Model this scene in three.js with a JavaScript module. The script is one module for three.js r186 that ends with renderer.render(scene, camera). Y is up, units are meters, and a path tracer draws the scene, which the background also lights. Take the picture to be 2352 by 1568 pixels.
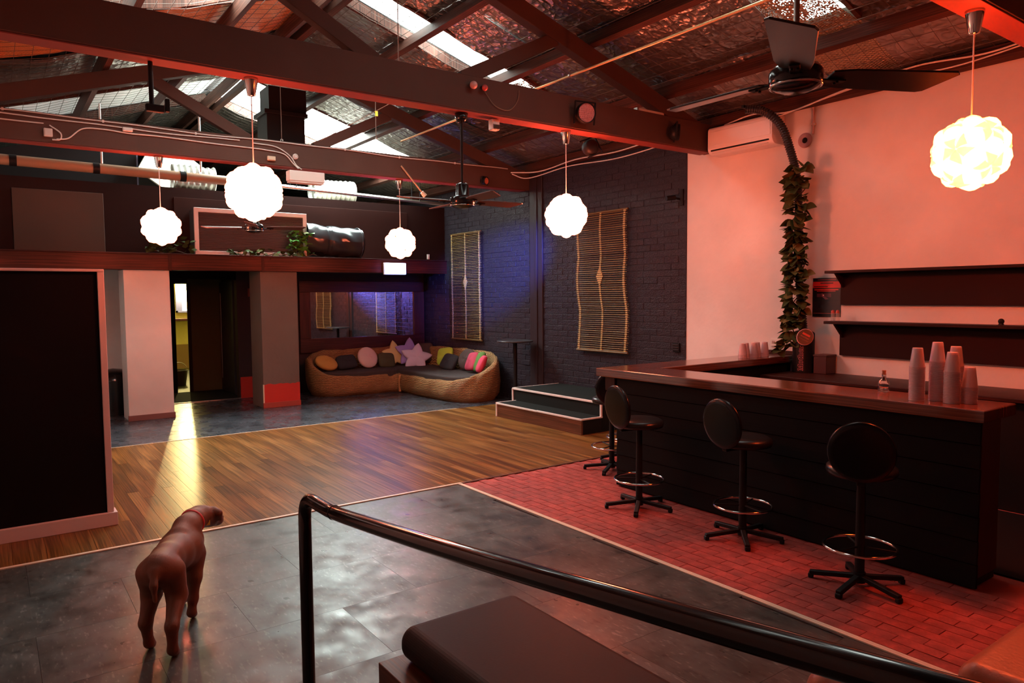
import * as THREE from 'three';
import { mergeGeometries, mergeVertices } from 'three/addons/utils/BufferGeometryUtils.js';
import { RoundedBoxGeometry } from 'three/addons/geometries/RoundedBoxGeometry.js';
import { RectAreaLightUniformsLib } from 'three/addons/lights/RectAreaLightUniformsLib.js';

// ------------------------------------------------------------------ camera, sky, exposure
const scene = new THREE.Scene();
const FPX = 1651.89;
const camera = new THREE.PerspectiveCamera(2 * Math.atan(784 / FPX) * 180 / Math.PI, 2352 / 1568, 0.05, 200);
{
  const yaw = 0.627994, pitch = 0.0628604, roll = -0.0083572;
  const f = new THREE.Vector3(Math.sin(yaw) * Math.cos(pitch), -Math.sin(pitch), -Math.cos(yaw) * Math.cos(pitch));
  const r0 = new THREE.Vector3(Math.cos(yaw), 0, Math.sin(yaw)), u0 = new THREE.Vector3().crossVectors(r0, f);
  const c = Math.cos(roll), s = Math.sin(roll);
  const r = r0.clone().multiplyScalar(c).addScaledVector(u0, s), u = r0.clone().multiplyScalar(-s).addScaledVector(u0, c);
  camera.position.set(0, 1.7, 0);
  camera.quaternion.setFromRotationMatrix(new THREE.Matrix4().makeBasis(r, u, f.clone().negate()));
}
scene.background = new THREE.Color(0.75, 0.85, 0.95);
const renderer = new THREE.WebGLRenderer({ antialias: true });
renderer.toneMapping = THREE.LinearToneMapping;
renderer.toneMappingExposure = 1.08;
renderer.shadowMap.enabled = true;
RectAreaLightUniformsLib.init();
const DAY = [0.86, 1.0, 0.94];                 // overcast daylight through the roof sheets
const DAY_GLOW = { R: [5, 9, 22], L: [2, 10, 0.2] }, DAY_LIGHT = { R: [5, 20, 42], L: [2, 24, 0.4] };   // by slope and bay (the left sheets are grimy): radiance of the sheets, of the area lights just under them
const LAMP = [1.0, 0.17, 0.085];               // the red-orange light of the pendants

// ------------------------------------------------------------------ helpers
let seed = 20240611;
const rnd = () => { seed = (seed + 0x6D2B79F5) | 0; let t = Math.imul(seed ^ (seed >>> 15), 1 | seed); t = (t + Math.imul(t ^ (t >>> 7), 61 | t)) ^ t; return ((t ^ (t >>> 14)) >>> 0) / 4294967296; };
const rr = (a, b) => a + (b - a) * rnd();
const V = (x, y, z) => new THREE.Vector3(x, y, z);
const taken = new Map();
const numbered = (n) => { const k = taken.get(n) || 0; taken.set(n, k + 1); return k ? n + '_' + String(k).padStart(3, '0') : n; };
function mesh(name, geo, mat, parent) {
  const m = new THREE.Mesh(geo, mat); m.name = parent ? name : numbered(name); m.castShadow = m.receiveShadow = true;
  (parent || scene).add(m); return m;
}
function tag(o, label, category, group) { o.userData.label = label; o.userData.category = category; if (group) o.userData.group = group; return o; }
function thing(name, label, category, p = [0, 0, 0], turn = 0, group) {
  const g = new THREE.Group(); g.name = numbered(name); g.position.set(...p); g.rotation.y = turn; scene.add(g); return tag(g, label, category, group);
}
function struct(name, label, p = [0, 0, 0]) { const g = new THREE.Group(); g.name = numbered(name); g.position.set(...p); scene.add(g); g.userData.kind = 'structure'; g.userData.label = label; return g; }
function structMesh(name, geo, mat, label) { const m = mesh(name, geo, mat); m.userData.kind = 'structure'; m.userData.label = label; return m; }
// uv in metres by the way each face points; along = the axis the grain runs (goes into v)
function uvm(g, along = null, ou = 0, ov = 0) {
  if (g.index) g = g.toNonIndexed();
  g.computeVertexNormals === undefined;
  const p = g.attributes.position, uv = new Float32Array(p.count * 2), a = V(), b = V(), c = V(), n = V();
  for (let i = 0; i < p.count; i += 3) {
    a.fromBufferAttribute(p, i); b.fromBufferAttribute(p, i + 1); c.fromBufferAttribute(p, i + 2);
    n.subVectors(b, a).cross(c.clone().sub(a)); const ax = Math.abs(n.x), ay = Math.abs(n.y), az = Math.abs(n.z);
    let d = ax >= ay && ax >= az ? 0 : ay >= az ? 1 : 2, k = [0, 1, 2].filter((x) => x !== d);
    let iu = k[0], iv = k[1];
    if (d === 0) { iu = 2; iv = 1; }
    if (along !== null) { if (d === along) { iu = k[0]; iv = k[1]; } else { iv = along; iu = 3 - d - along; } }
    for (let j = 0; j < 3; j++) { const q = [p.getX(i + j), p.getY(i + j), p.getZ(i + j)]; uv[(i + j) * 2] = q[iu] + ou; uv[(i + j) * 2 + 1] = q[iv] + ov; }
  }
  g.setAttribute('uv', new THREE.BufferAttribute(uv, 2)); return g;
}
const box = (w, h, d, x = 0, y = 0, z = 0, along = null) => uvm(new THREE.BoxGeometry(w, h, d).translate(x, y, z), along);
// box between two corners
const bx = (x0, x1, y0, y1, z0, z1, along = null) => box(Math.abs(x1 - x0), Math.abs(y1 - y0), Math.abs(z1 - z0), (x0 + x1) / 2, (y0 + y1) / 2, (z0 + z1) / 2, along);
const rbox = (w, h, d, r, x = 0, y = 0, z = 0, seg = 2, along = null) => uvm(new RoundedBoxGeometry(w, h, d, seg, r).translate(x, y, z), along);
const rbx = (x0, x1, y0, y1, z0, z1, r = 0.006, along = null, seg = 1) => rbox(Math.abs(x1 - x0), Math.abs(y1 - y0), Math.abs(z1 - z0), r, (x0 + x1) / 2, (y0 + y1) / 2, (z0 + z1) / 2, seg, along);
const cyl = (r0, r1, h, x = 0, y = 0, z = 0, n = 20) => new THREE.CylinderGeometry(r0, r1, h, n).translate(x, y, z);
function rod(a, b, r, r2 = r, n = 10) {
  const d = V().subVectors(b, a), g = new THREE.CylinderGeometry(r2, r, d.length(), n);
  g.applyQuaternion(new THREE.Quaternion().setFromUnitVectors(V(0, 1, 0), d.clone().normalize())); const m = a.clone().add(b).multiplyScalar(0.5); return g.translate(m.x, m.y, m.z);
}
// rectangular bar from a to b in the plane z = const; h in the plane, w across it
function bar(a, b, h, w, ra = 0.006) {
  const d = V().subVectors(b, a), g = uvm(new RoundedBoxGeometry(d.length(), h, w, 1, ra), 0);
  g.rotateZ(Math.atan2(d.y, d.x)); const m = a.clone().add(b).multiplyScalar(0.5); return g.translate(m.x, m.y, m.z);
}
const tube = (pts, r, n = 32, k = 8, closed = false) => new THREE.TubeGeometry(new THREE.CatmullRomCurve3(pts, closed, 'centripetal'), n, r, k, closed);
const lathe = (pts, n = 24) => new THREE.LatheGeometry(pts.map(([x, y]) => new THREE.Vector2(x, y)), n);
function clean(g) { let q = g.index ? g.toNonIndexed() : g; const o = new THREE.BufferGeometry(); for (const k of ['position', 'normal', 'uv']) if (q.attributes[k]) o.setAttribute(k, q.attributes[k]); if (!o.attributes.normal) o.computeVertexNormals(); if (!o.attributes.uv) o.setAttribute('uv', new THREE.BufferAttribute(new Float32Array(o.attributes.position.count * 2), 2)); return o; }
const M = (list) => mergeGeometries(list.map(clean));

// ------------------------------------------------------------------ textures
const hash = (x, y, s) => { let h = Math.imul(x, 374761393) ^ Math.imul(y, 668265263) ^ Math.imul(s, 2147483647 ^ 974711); h = Math.imul(h ^ (h >>> 13), 1274126177); return ((h ^ (h >>> 16)) >>> 0) / 4294967296; };
const sm = (t) => t * t * (3 - 2 * t);
function vn(x, y, px, py, s) { const x0 = Math.floor(x), y0 = Math.floor(y), fx = sm(x - x0), fy = sm(y - y0), m = (a, n) => ((a % n) + n) % n; const h = (i, j) => hash(m(x0 + i, px), m(y0 + j, py), s); return (h(0, 0) * (1 - fx) + h(1, 0) * fx) * (1 - fy) + (h(0, 1) * (1 - fx) + h(1, 1) * fx) * fy; }
function fbm(u, v, fx, fy, oct, s) { let a = 0.5, t = 0, w = 0; for (let o = 0; o < oct; o++) { t += a * vn(u * fx, v * fy, fx, fy, s + o * 17); w += a; a *= 0.5; fx *= 2; fy *= 2; } return t / w; }
function tex(w, h, fn, color, rep = [1, 1]) {
  const d = new Uint8Array(w * h * 4);
  for (let j = 0; j < h; j++) for (let i = 0; i < w; i++) { let c = fn(i / w, j / h, i, j); if (typeof c === 'number') c = [c, c, c]; const k = (j * w + i) * 4; for (let q = 0; q < 3; q++) d[k + q] = Math.max(0, Math.min(255, c[q] * 255)); d[k + 3] = 255; }
  const t = new THREE.DataTexture(d, w, h); t.wrapS = t.wrapT = THREE.RepeatWrapping; t.magFilter = THREE.LinearFilter; t.minFilter = THREE.LinearMipmapLinearFilter; t.generateMipmaps = true;
  t.repeat.set(...rep); if (color) t.colorSpace = THREE.SRGBColorSpace; t.needsUpdate = true; return t;
}
const mixc = (a, b, t) => a.map((v, i) => v + (b[i] - v) * t);
const std = (c, rough = 0.6, metal = 0, o = {}) => { const m = new THREE.MeshPhysicalMaterial({ roughness: rough, metalness: metal, ...o }); if (Array.isArray(c)) m.color.setRGB(...c); else m.color.set(c); return m; };

// wood grain, neutral: multiplied by the material's colour. u spans 0.5 m across, v spans 2 m along
const woodT = tex(256, 512, (u, v) => { const w = fbm(u, v, 6, 3, 3, 5); const g = fbm((u + w * 0.05) % 1, v, 60, 5, 3, 9), f = vn(u * 180, v * 12, 180, 12, 31); const t = 0.62 + 0.3 * (g - 0.5) * 1.6 + 0.1 * (f - 0.5) + 0.22 * (w - 0.5); return [t, t * (0.97 + 0.03 * w), t * (0.92 + 0.06 * w)]; }, true, [2, 0.5]);
const woodB = tex(256, 512, (u, v) => 0.5 + 0.5 * (fbm(u, v, 64, 5, 3, 9) - 0.5), false, [2, 0.5]);
// vinyl flecks and scuffs, 1 m
const vinylT = tex(512, 512, (u, v) => { const a = fbm(u, v, 5, 5, 4, 3), b = fbm(u, v, 40, 18, 3, 44), c = fbm(u, v, 90, 28, 2, 71); const fleck = c > 0.68 ? (c - 0.68) * 1.6 : 0, sc = b < 0.32 ? (0.32 - b) * 0.9 : 0; const t = 0.66 + 0.32 * (a - 0.5) + 0.18 * (b - 0.5) + fleck - sc; return [t, t * 0.995, t * 0.965]; }, true);
const vinylR = tex(256, 256, (u, v) => 0.5 + 0.55 * (fbm(u, v, 9, 9, 4, 23) - 0.35), false);
// crumpled foil, 0.8 m
const ridge = (u, v, f, s) => 1 - Math.abs(2 * fbm(u, v, f, f, 2, s) - 1);
const foilB = tex(512, 512, (u, v) => { const r = ridge(u, v, 5, 11), q = ridge(u, v, 12, 37), n = fbm(u, v, 26, 26, 2, 5); return 0.5 * r * r + 0.32 * q * q + 0.18 * n; }, false, [1.25, 1.25]);
const bubbleB = tex(256, 256, (u, v) => { const k = 16, y = v * k, row = Math.floor(y), x = u * k + (row % 2 ? 0.5 : 0), dx = x - Math.floor(x) - 0.5, dy = y - row - 0.5, d = Math.sqrt(dx * dx + dy * dy) * 2; return 0.7 * (d < 0.9 ? Math.sqrt(1 - d * d / 0.81) : 0) + 0.3 * fbm(u, v, 4, 4, 3, 8); }, false, [2, 2]);
const brickB = tex(256, 256, (u, v) => 0.35 * fbm(u, v, 6, 6, 3, 2) + 0.65 * fbm(u, v, 28, 28, 3, 6), false, [3, 3]);
const plasterT = tex(512, 512, (u, v) => { const t = 0.93 + 0.07 * (fbm(u, v, 4, 4, 5, 61) - 0.5) * 2; return [t, t, t * 0.995]; }, true, [0.5, 0.5]);
const plasterB = tex(256, 256, (u, v) => fbm(u, v, 24, 24, 3, 13), false, [1, 1]);
// woven sea grass: twisted strands lying along u, 0.25 m
const wickT = tex(256, 256, (u, v) => { const k = 10, y = v * k + 1.1 * (fbm(u, v, 5, 3, 2, 21) - 0.5), row = ((Math.floor(y) % k) + k) % k, fy = y - Math.floor(y), tw = Math.sin((u * (9 + (row * 3) % 4) + fy * 1.1 + hash(row, 3, 5)) * 6.283); const p = Math.sin(fy * Math.PI); const t = 0.42 + 0.42 * p + 0.14 * tw * p + 0.2 * (fbm(u, v, 14, 30, 2, 4) - 0.5); return [t, t * 0.93, t * 0.82]; }, true, [4, 4]);
const wickB = tex(256, 256, (u, v) => { const k = 10, y = v * k + 1.1 * (fbm(u, v, 5, 3, 2, 21) - 0.5), row = ((Math.floor(y) % k) + k) % k, fy = y - Math.floor(y), tw = Math.sin((u * (9 + (row * 3) % 4) + fy * 1.1 + hash(row, 3, 5)) * 6.283); const p = Math.sin(fy * Math.PI); return 0.75 * p + 0.25 * tw * p; }, false, [4, 4]);
const clothB = tex(128, 128, (u, v) => 0.5 + 0.25 * Math.sin(u * 6.283 * 32) * Math.sin(v * 6.283 * 32) + 0.3 * (fbm(u, v, 20, 20, 2, 3) - 0.5), false, [6, 6]);
const ceramT = tex(256, 256, (u, v) => { const t = 0.8 + 0.35 * (fbm(u, v, 7, 7, 4, 15) - 0.5) + 0.15 * (fbm(u, v, 50, 50, 2, 19) - 0.5); return [t, t * 0.96, t * 0.95]; }, true, [2, 2]);

// ------------------------------------------------------------------ materials
const wood = (c, rough, o = {}) => std(c, rough, 0, { map: woodT, bumpMap: woodB, bumpScale: 0.0012, ...o });
const mat = {
  truss: std([0.125, 0.066, 0.052], 0.66, 0, { map: plasterT, bumpMap: woodB, bumpScale: 0.0012, specularIntensity: 0.35 }),
  trussRed: std([0.2, 0.04, 0.03], 0.6),
  purlin: wood([0.19, 0.075, 0.055], 0.65, { specularIntensity: 0.4 }),
  foil: std([0.27, 0.25, 0.235], 0.34, 0.92, { bumpMap: foilB, bumpScale: 0.022 }),
  foilBubble: std([0.5, 0.42, 0.3], 0.3, 0.8, { bumpMap: bubbleB, bumpScale: 0.012 }),
  foilPale: std([0.4, 0.36, 0.34], 0.4, 0.9, { bumpMap: foilB, bumpScale: 0.022 }),
  copper: std([0.62, 0.24, 0.08], 0.45, 0.45, { bumpMap: bubbleB, bumpScale: 0.012 }),
  wire: std([0.16, 0.13, 0.11], 0.5, 0.6),
  roofSheet: std([0.3, 0.3, 0.31], 0.6, 0.4),
  white: std([0.8, 0.78, 0.755], 0.62, 0, { map: plasterT, bumpMap: plasterB, bumpScale: 0.0015 }),
  brick: std([0.029, 0.026, 0.034], 0.36, 0, { bumpMap: brickB, bumpScale: 0.008, specularIntensity: 0.4 }),
  brick2: std([0.026, 0.023, 0.03], 0.4, 0, { bumpMap: brickB, bumpScale: 0.008, specularIntensity: 0.4 }),
  mortar: std([0.025, 0.022, 0.029], 0.45, 0, { bumpMap: brickB, bumpScale: 0.008, specularIntensity: 0.35 }),
  darkPost: std([0.028, 0.018, 0.02], 0.45, 0, { specularIntensity: 0.5 }),
  darkWall: std([0.026, 0.011, 0.01], 0.8, 0, { map: plasterT, specularIntensity: 0.12 }),
  brownPanel: std([0.06, 0.026, 0.014], 0.75, 0, { map: plasterT }),
  greyCol: std([0.16, 0.125, 0.105], 0.75, 0, { map: plasterT, bumpMap: plasterB, bumpScale: 0.002 }),
  redPaint: std([0.5, 0.03, 0.02], 0.5),
  lintel: wood([0.17, 0.045, 0.03], 0.5, { specularIntensity: 0.5 }),
  black: std([0.009, 0.008, 0.009], 0.5, 0, { specularIntensity: 0.4 }),
  blackGloss: std([0.012, 0.012, 0.013], 0.16),
  blackPanel: std([0.006, 0.004, 0.0045], 0.8, 0, { specularIntensity: 0.2 }),
  pinkTrim: std([0.62, 0.5, 0.48], 0.55),
  cream: std([0.72, 0.6, 0.45], 0.4),
  barTop: wood([0.42, 0.115, 0.055], 0.2, { clearcoat: 0.6, clearcoatRoughness: 0.12, bumpScale: 0.0003 }),
  barFront: std([0.006, 0.005, 0.006], 0.6, 0, { bumpMap: woodB, bumpScale: 0.001, specularIntensity: 0.25 }),
  darkWood: wood([0.1, 0.024, 0.018], 0.45, { specularIntensity: 0.5 }),
  stepWood: wood([0.34, 0.12, 0.06], 0.42),
  carpet: std([0.013, 0.016, 0.015], 0.95, 0, { specularIntensity: 0.3, bumpMap: clothB, bumpScale: 0.003 }),
  chrome: std([0.75, 0.74, 0.72], 0.12, 1),
  steel: std([0.6, 0.58, 0.55], 0.32, 1),
  plastic: std([0.74, 0.7, 0.66], 0.45),
  cable: std([0.75, 0.7, 0.66], 0.5),
  wicker: std([0.72, 0.44, 0.2], 0.62, 0, { map: wickT, bumpMap: wickB, bumpScale: 0.012 }),
  seat: std([0.04, 0.028, 0.026], 0.85, 0, { bumpMap: clothB, bumpScale: 0.002 }),
  bamboo: std([0.25, 0.165, 0.05], 0.45), bamboo2: std([0.15, 0.095, 0.03], 0.5), bambooCord: std([0.5, 0.36, 0.14], 0.7),
  mirror: std([0.82, 0.84, 0.85], 0.02, 1),
  leafA: std([0.04, 0.062, 0.018], 0.7, 0, { specularIntensity: 0.3, side: THREE.DoubleSide }), leafB: std([0.075, 0.085, 0.025], 0.7, 0, { specularIntensity: 0.3, side: THREE.DoubleSide }), leafC: std([0.15, 0.13, 0.045], 0.7, 0, { specularIntensity: 0.3, side: THREE.DoubleSide }),
  leafG: std([0.08, 0.3, 0.04], 0.4, 0, { side: THREE.DoubleSide }),
  stem: std([0.06, 0.05, 0.03], 0.8),
};

// ------------------------------------------------------------------ room dimensions
const XL = -0.8, XR = 7.0, ZB = -12.6, ZF = 2.6, RIDGE = 3.1, SL = 0.315, YR = 4.83;   // YR: top of the rafters at the ridge
const roofY = (x) => YR - SL * Math.abs(x - RIDGE);
const TZ = [-1.9, -5.6, -9.2], TIE0 = 3.36, TIE1 = 3.67;

// ------------------------------------------------------------------ floors
{
  const fl = struct('floor', 'concrete slab under the whole bar room');
  mesh('slab', bx(XL - 0.2, XR + 0.2, -0.2, -0.022, -20.6, ZF + 0.2), std([0.12, 0.115, 0.11], 0.9), fl);
  // timber boards run away from the camera, z -5.53 ... -9.3
  const tones = [[0.5, 0.225, 0.06], [0.42, 0.175, 0.045], [0.58, 0.275, 0.085], [0.33, 0.13, 0.035], [0.48, 0.205, 0.052]].map((c) => wood(c, 0.32, { bumpScale: 0.0006, specularIntensity: 0.28 }));
  const timber = struct('floor', 'glossy honey brown timber dance floor');
  const splits = [[1.9, 1.87], [1.25, 1.55, 0.97], [0.62, 1.75, 1.4], [1.5, 2.27], [0.9, 1.2, 1.67]], geos = new Map();
  const plank = (L, k) => { const key = L + ':' + k; if (!geos.has(key)) geos.set(key, uvm(new THREE.BoxGeometry(0.0935, 0.022, L - 0.002), 2, k * 0.13, k * 0.61)); return geos.get(key); };
  let row = 0;
  for (let x = XL; x < XR - 0.05; x += 0.095, row++) {
    const sp = splits[(row * 3 + (row >> 2)) % 5]; let z = -5.535;
    for (const L of sp) { const m = mesh('floor_board', plank(L, (row * 7 + Math.round(L * 10)) % 3), tones[Math.floor(rnd() * 5)], timber); m.position.set(x + 0.0475, -0.011, z - L / 2); z -= L; }
  }
  // grey vinyl tiles in front
  const grey = struct('floor', 'scuffed grey vinyl tile floor'), gt = [[0.14, 0.147, 0.142], [0.13, 0.137, 0.132], [0.152, 0.158, 0.152]].map((c) => std(c, 0.68, 0, { specularIntensity: 0.9, map: vinylT, roughnessMap: vinylR }));
  const gg = [0, 1, 2].map((k) => uvm(new THREE.BoxGeometry(0.9185, 0.02, 0.6085), null, k * 0.37, k * 0.23));
  for (let i = 0; i < 5; i++) for (let j = 0; j < 13; j++) {
    const x0 = XL + i * 0.92 - (j % 2 ? 0.46 : 0), z0 = -5.5 + j * 0.61; let a = Math.max(XL, x0), b = Math.min(3.37, x0 + 0.92); if (b - a < 0.05) continue;
    const full = Math.abs(b - a - 0.92) < 0.01; const g = full ? gg[(i + j) % 3] : uvm(new THREE.BoxGeometry(b - a - 0.0015, 0.02, 0.6085));
    mesh('vinyl_tile', g, gt[Math.floor(rnd() * 3)], grey).position.set((a + b) / 2, -0.01, z0 + 0.305);
  }
  // red brick-shaped tiles along the bar
  const red = struct('floor', 'red brick shaped quarry tiles along the bar'), rt = [[0.6, 0.12, 0.1], [0.57, 0.11, 0.092], [0.63, 0.13, 0.108], [0.55, 0.115, 0.1]].map((c) => std(c, 0.42, 0, { map: ceramT }));
  mesh('grout', bx(3.42, XR, -0.022, -0.006, -5.5, ZF), std([0.38, 0.08, 0.068], 0.8), red);
  const tg = [0, 1, 2].map((k) => uvm(new THREE.BoxGeometry(0.0775, 0.012, 0.2255).translate(0, 0, 0), null, k * 0.3, k * 0.7)), rest = []; let n = 0;
  const place = [];
  for (let i = 0; i < 25; i++) for (let j = 0; j < 35; j++) { const x = 3.425 + 0.0415 + i * 0.0825, z = -5.495 + 0.115 + j * 0.2305 + (i % 2 ? 0.115 : 0); if (x > 4.5 && z > -4.55) continue; if (x > 5.45) continue; if (z > ZF - 0.1) continue; place.push([x, z]); }
  place.sort((a, b) => (Math.hypot(a[0] - 3.9, (a[1] + 3.4) * 0.5)) - (Math.hypot(b[0] - 3.9, (b[1] + 3.4) * 0.5)));
  for (const [x, z] of place) {
    const dy = rr(-0.0012, 0.0012);
    if (n++ < 300) { const m = mesh('floor_tile', tg[n % 3], rt[Math.floor(rnd() * 4)], red); m.position.set(x, -0.006 + dy, z); m.rotation.z = rr(-0.006, 0.006); } else rest.push(tg[n % 3].clone().translate(x, -0.006 + dy, z));
  }
  mesh('floor_tile_field', M(rest), rt[1], red).userData.kind = 'stuff';
  // dark sheet vinyl at the back and in the passage
  const back = structMesh('floor', bx(XL, XR, -0.02, 0.0, -9.306, ZB), std([0.1, 0.115, 0.15], 0.5, 0, { map: vinylT, roughnessMap: vinylR }), 'dark blue grey sheet vinyl floor under the sofa');
  structMesh('floor', bx(1.0, 5.4, -0.02, -0.001, ZB, -20.5), std([0.05, 0.055, 0.06], 0.6, 0, { map: vinylT }), 'dark floor of the passage behind the doorway');
  structMesh('floor', bx(4.86, 6.3, -0.004, 0.006, -4.4, ZF - 0.1), std([0.012, 0.01, 0.01], 0.9, 0, { specularIntensity: 0.1 }), 'black rubber mat behind the bar');
  // edging strips: two cream ribs each
  for (const [nm, gs, lb] of [['trim_1', [rbx(-0.1, 3.42, 0, 0.007, -5.532, -5.516, 0.002), rbx(-0.1, 3.42, 0, 0.009, -5.512, -5.497, 0.002)], 'cream edging strip between timber and grey floor'], ['trim_2', [rbx(3.372, 3.388, 0, 0.009, -5.49, ZF - 0.1, 0.002), rbx(3.392, 3.412, 0, 0.007, -5.49, ZF - 0.1, 0.002)], 'cream edging strip between grey floor and red tiles'], ['trim_3', [rbx(3.43, XR - 0.02, 0, 0.006, -5.53, -5.5, 0.002)], 'dark edging strip between timber and red tiles'], ['trim_4', [rbx(XL + 0.01, 5.7, 0.0, 0.004, -9.315, -9.3, 0.0015)], 'thin edging strip between timber and sheet vinyl']])
    structMesh(nm, M(gs), nm === 'trim_3' ? mat.stepWood : mat.cream, lb);
}

// ------------------------------------------------------------------ walls
{
  // right wall: painted bricks far end, white plaster near end
  const w = struct('wall_right', 'dark painted brick wall with bamboo blinds, white plaster behind the bar');
  mesh('mortar', bx(XR - 0.0075, XR + 0.25, 0, 3.75, -5.95, -20.5), mat.mortar, w);
  mesh('plaster', bx(XR, XR + 0.25, 0, 3.66, ZF, -5.95), mat.white, w);
  const g0 = [0, 1, 2].map((k) => { const g = uvm(new RoundedBoxGeometry(0.02, 0.076, 0.229, 1, 0.004), null, k * 0.4, k * 0.3); const p = g.attributes.position; return g; });
  const all = [];
  for (let j = 0; j < 43; j++) for (let i = 0; i < 29; i++) {
    const y = 0.04 + j * 0.084, z = -5.955 - 0.118 - i * 0.236 - (j % 2 ? 0.118 : 0); if (z < ZB + 0.1 || y > 3.64) continue;
    if (z > -9.1 - 0.05 && z < -8.78 + 0.05) continue;                     // the post stands in this gap
    if (y < 0.36 && z > -8.45) continue;                                    // behind the platform
    all.push([y, z]);
  }
  all.sort((a, b) => b[1] - a[1] + (Math.abs(b[0] - 1.9) - Math.abs(a[0] - 1.9)) * -0.8);
  const rest = []; let n = 0;
  for (const [y, z] of all) {
    const dx = rr(-0.003, 0.004), k = n % 3;
    if (n++ < 300) { const m = mesh('brick', g0[k], rnd() < 0.6 ? mat.brick : mat.brick2, w); m.position.set(XR - 0.0025 + dx, y, z); m.rotation.set(rr(-0.012, 0.012), rr(-0.012, 0.012), rr(-0.03, 0.03)); }
    else rest.push(g0[k].clone().rotateZ(rr(-0.03, 0.03)).rotateX(rr(-0.012, 0.012)).translate(XR - 0.0025 + dx, y, z));
  }
  mesh('brickwork', M(rest), mat.brick, w).userData.kind = 'stuff';
  mesh('post', rbx(XR - 0.035, XR + 0.1, 0, 3.66, -9.1, -8.78, 0.01), mat.darkPost, w);
  mesh('post_rib', rbx(XR - 0.05, XR - 0.03, 0, 3.6, -8.96, -8.9, 0.005), mat.darkPost, w);
  mesh('wall_plate', rbx(XR - 0.06, XR + 0.25, 3.66, 3.76, ZF, -20.4, 0.006, 2), mat.purlin, w);
  mesh('capping', rbx(XR - 0.02, XR, 3.645, 3.662, -1.2, -5.0, 0.003), mat.cream, w);
  structMesh('wall_left', bx(XL - 0.2, XL, 0, 3.75, ZF, -20.5), mat.white, 'white side wall beside the camera');
  const end = (z0, z1) => { const s = new THREE.Shape(); s.moveTo(XL - 0.2, 0); s.lineTo(XR + 0.2, 0); s.lineTo(XR + 0.2, 3.7); s.lineTo(RIDGE, YR + 0.3); s.lineTo(XL - 0.2, 3.7); s.closePath(); return uvm(new THREE.ExtrudeGeometry(s, { depth: z1 - z0, bevelEnabled: false }).translate(0, 0, z0)); };
  structMesh('wall_front', end(ZF, ZF + 0.2), std([0.3, 0.27, 0.26], 0.8), 'end wall behind the camera');
  structMesh('wall_far', end(-20.7, -20.5), std([0.22, 0.2, 0.18], 0.8), 'far gable wall at the end of the roof space');
  // back wall with the doorway
  const b = struct('wall_back', 'back wall with doorway, dark red around the mirror and white at the left');
  mesh('wall_section', bx(XL, 2.2, 0, 2.3, ZB, ZB - 0.15), mat.white, b);
  mesh('wall_section', bx(2.2, 3.4, 2.02, 2.3, ZB, ZB - 0.15), mat.blackPanel, b);
  mesh('wall_section', bx(3.4, XR, 0, 2.3, ZB, ZB - 0.15), std([0.03, 0.017, 0.02], 0.6, 0, { map: plasterT }), b);
  mesh('painted_base', bx(3.42, 3.75, 0.0, 0.36, ZB + 0.012, ZB - 0.01), mat.redPaint, b);
  const b2 = struct('wall_bulkhead', 'dark bulkhead wall over the lintel ledge');
  mesh('soffit', bx(XL, 6.64, 2.2, 2.3, -11.36, -11.75), mat.blackPanel, b2); mesh('soffit', bx(XL, XR, 2.2, 2.3, -11.75, ZB), mat.blackPanel, b2);
  mesh('upper_wall', bx(XL, XR, 2.3, 3.36, -11.75, -11.85), mat.darkWall, b2);
  mesh('upper_panel', rbx(0.31, 1.38, 2.36, 3.2, -11.75, -11.73, 0.006), mat.brownPanel, b2);
  mesh('upper_panel', rbx(2.3, 6.2, 2.36, 3.22, -11.75, -11.735, 0.006), std([0.034, 0.013, 0.011], 0.8, 0, { map: plasterT, specularIntensity: 0.12 }), b2);
  structMesh('floor', bx(XL, XR, 3.26, 3.36, -11.85, -20.5), std([0.3, 0.27, 0.22], 0.8, 0, { map: vinylT }), 'raised deck in the roof space behind the bulkhead');
  // lintel boards in three lengths on the columns
  const li = struct('trim_5', 'red brown timber lintel over the back alcove');
  for (const [a, c] of [[XL, 2.09], [2.115, 3.39], [3.415, 6.65]]) mesh('board', rbx(a, c, 2.11, 2.325, -11.12, -11.2, 0.004, 0), mat.lintel, li);
  mesh('ledge', rbx(XL, 6.65, 2.325, 2.345, -11.1, -11.75, 0.004, 0), mat.darkWood, li);
  mesh('inner_board', bx(XL, 6.65, 2.11, 2.3, -11.2, -11.35), mat.darkWood, li);
  for (const x of [2.102, 3.402]) mesh('cover_strip', rbx(x - 0.02, x + 0.02, 2.1, 2.33, -11.112, -11.13, 0.003), mat.darkWood, li);
  // column 1 white, column 2 grey brown with red foot
  const c1 = struct('wall_column_left', 'square white column with brown skirting');
  mesh('shaft', rbx(1.515, 2.1, 0.0, 2.11, -11.18, -11.65, 0.008), mat.white, c1);
  mesh('skirting', rbx(1.505, 2.112, 0, 0.078, -11.165, -11.2, 0.004), std([0.2, 0.09, 0.08], 0.5), c1);
  const c2 = struct('wall_column_right', 'grey brown column with a red painted foot');
  mesh('shaft', rbx(3.372, 3.945, 0.0, 2.325, -11.18, -11.75, 0.008), mat.greyCol, c2);
  const s = new THREE.Shape(); s.moveTo(3.374, 0.085); s.lineTo(3.944, 0.085); let x = 3.944; s.lineTo(x, 0.37); for (let k = 0; k < 15; k++) { x -= 0.038; s.lineTo(Math.max(3.374, x), 0.365 + rr(-0.01, 0.012)); } s.lineTo(3.374, 0.38); s.closePath();
  mesh('painted_foot', uvm(new THREE.ExtrudeGeometry(s, { depth: 0.006, bevelEnabled: false }).translate(0, 0, -11.181)), mat.redPaint, c2);
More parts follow.
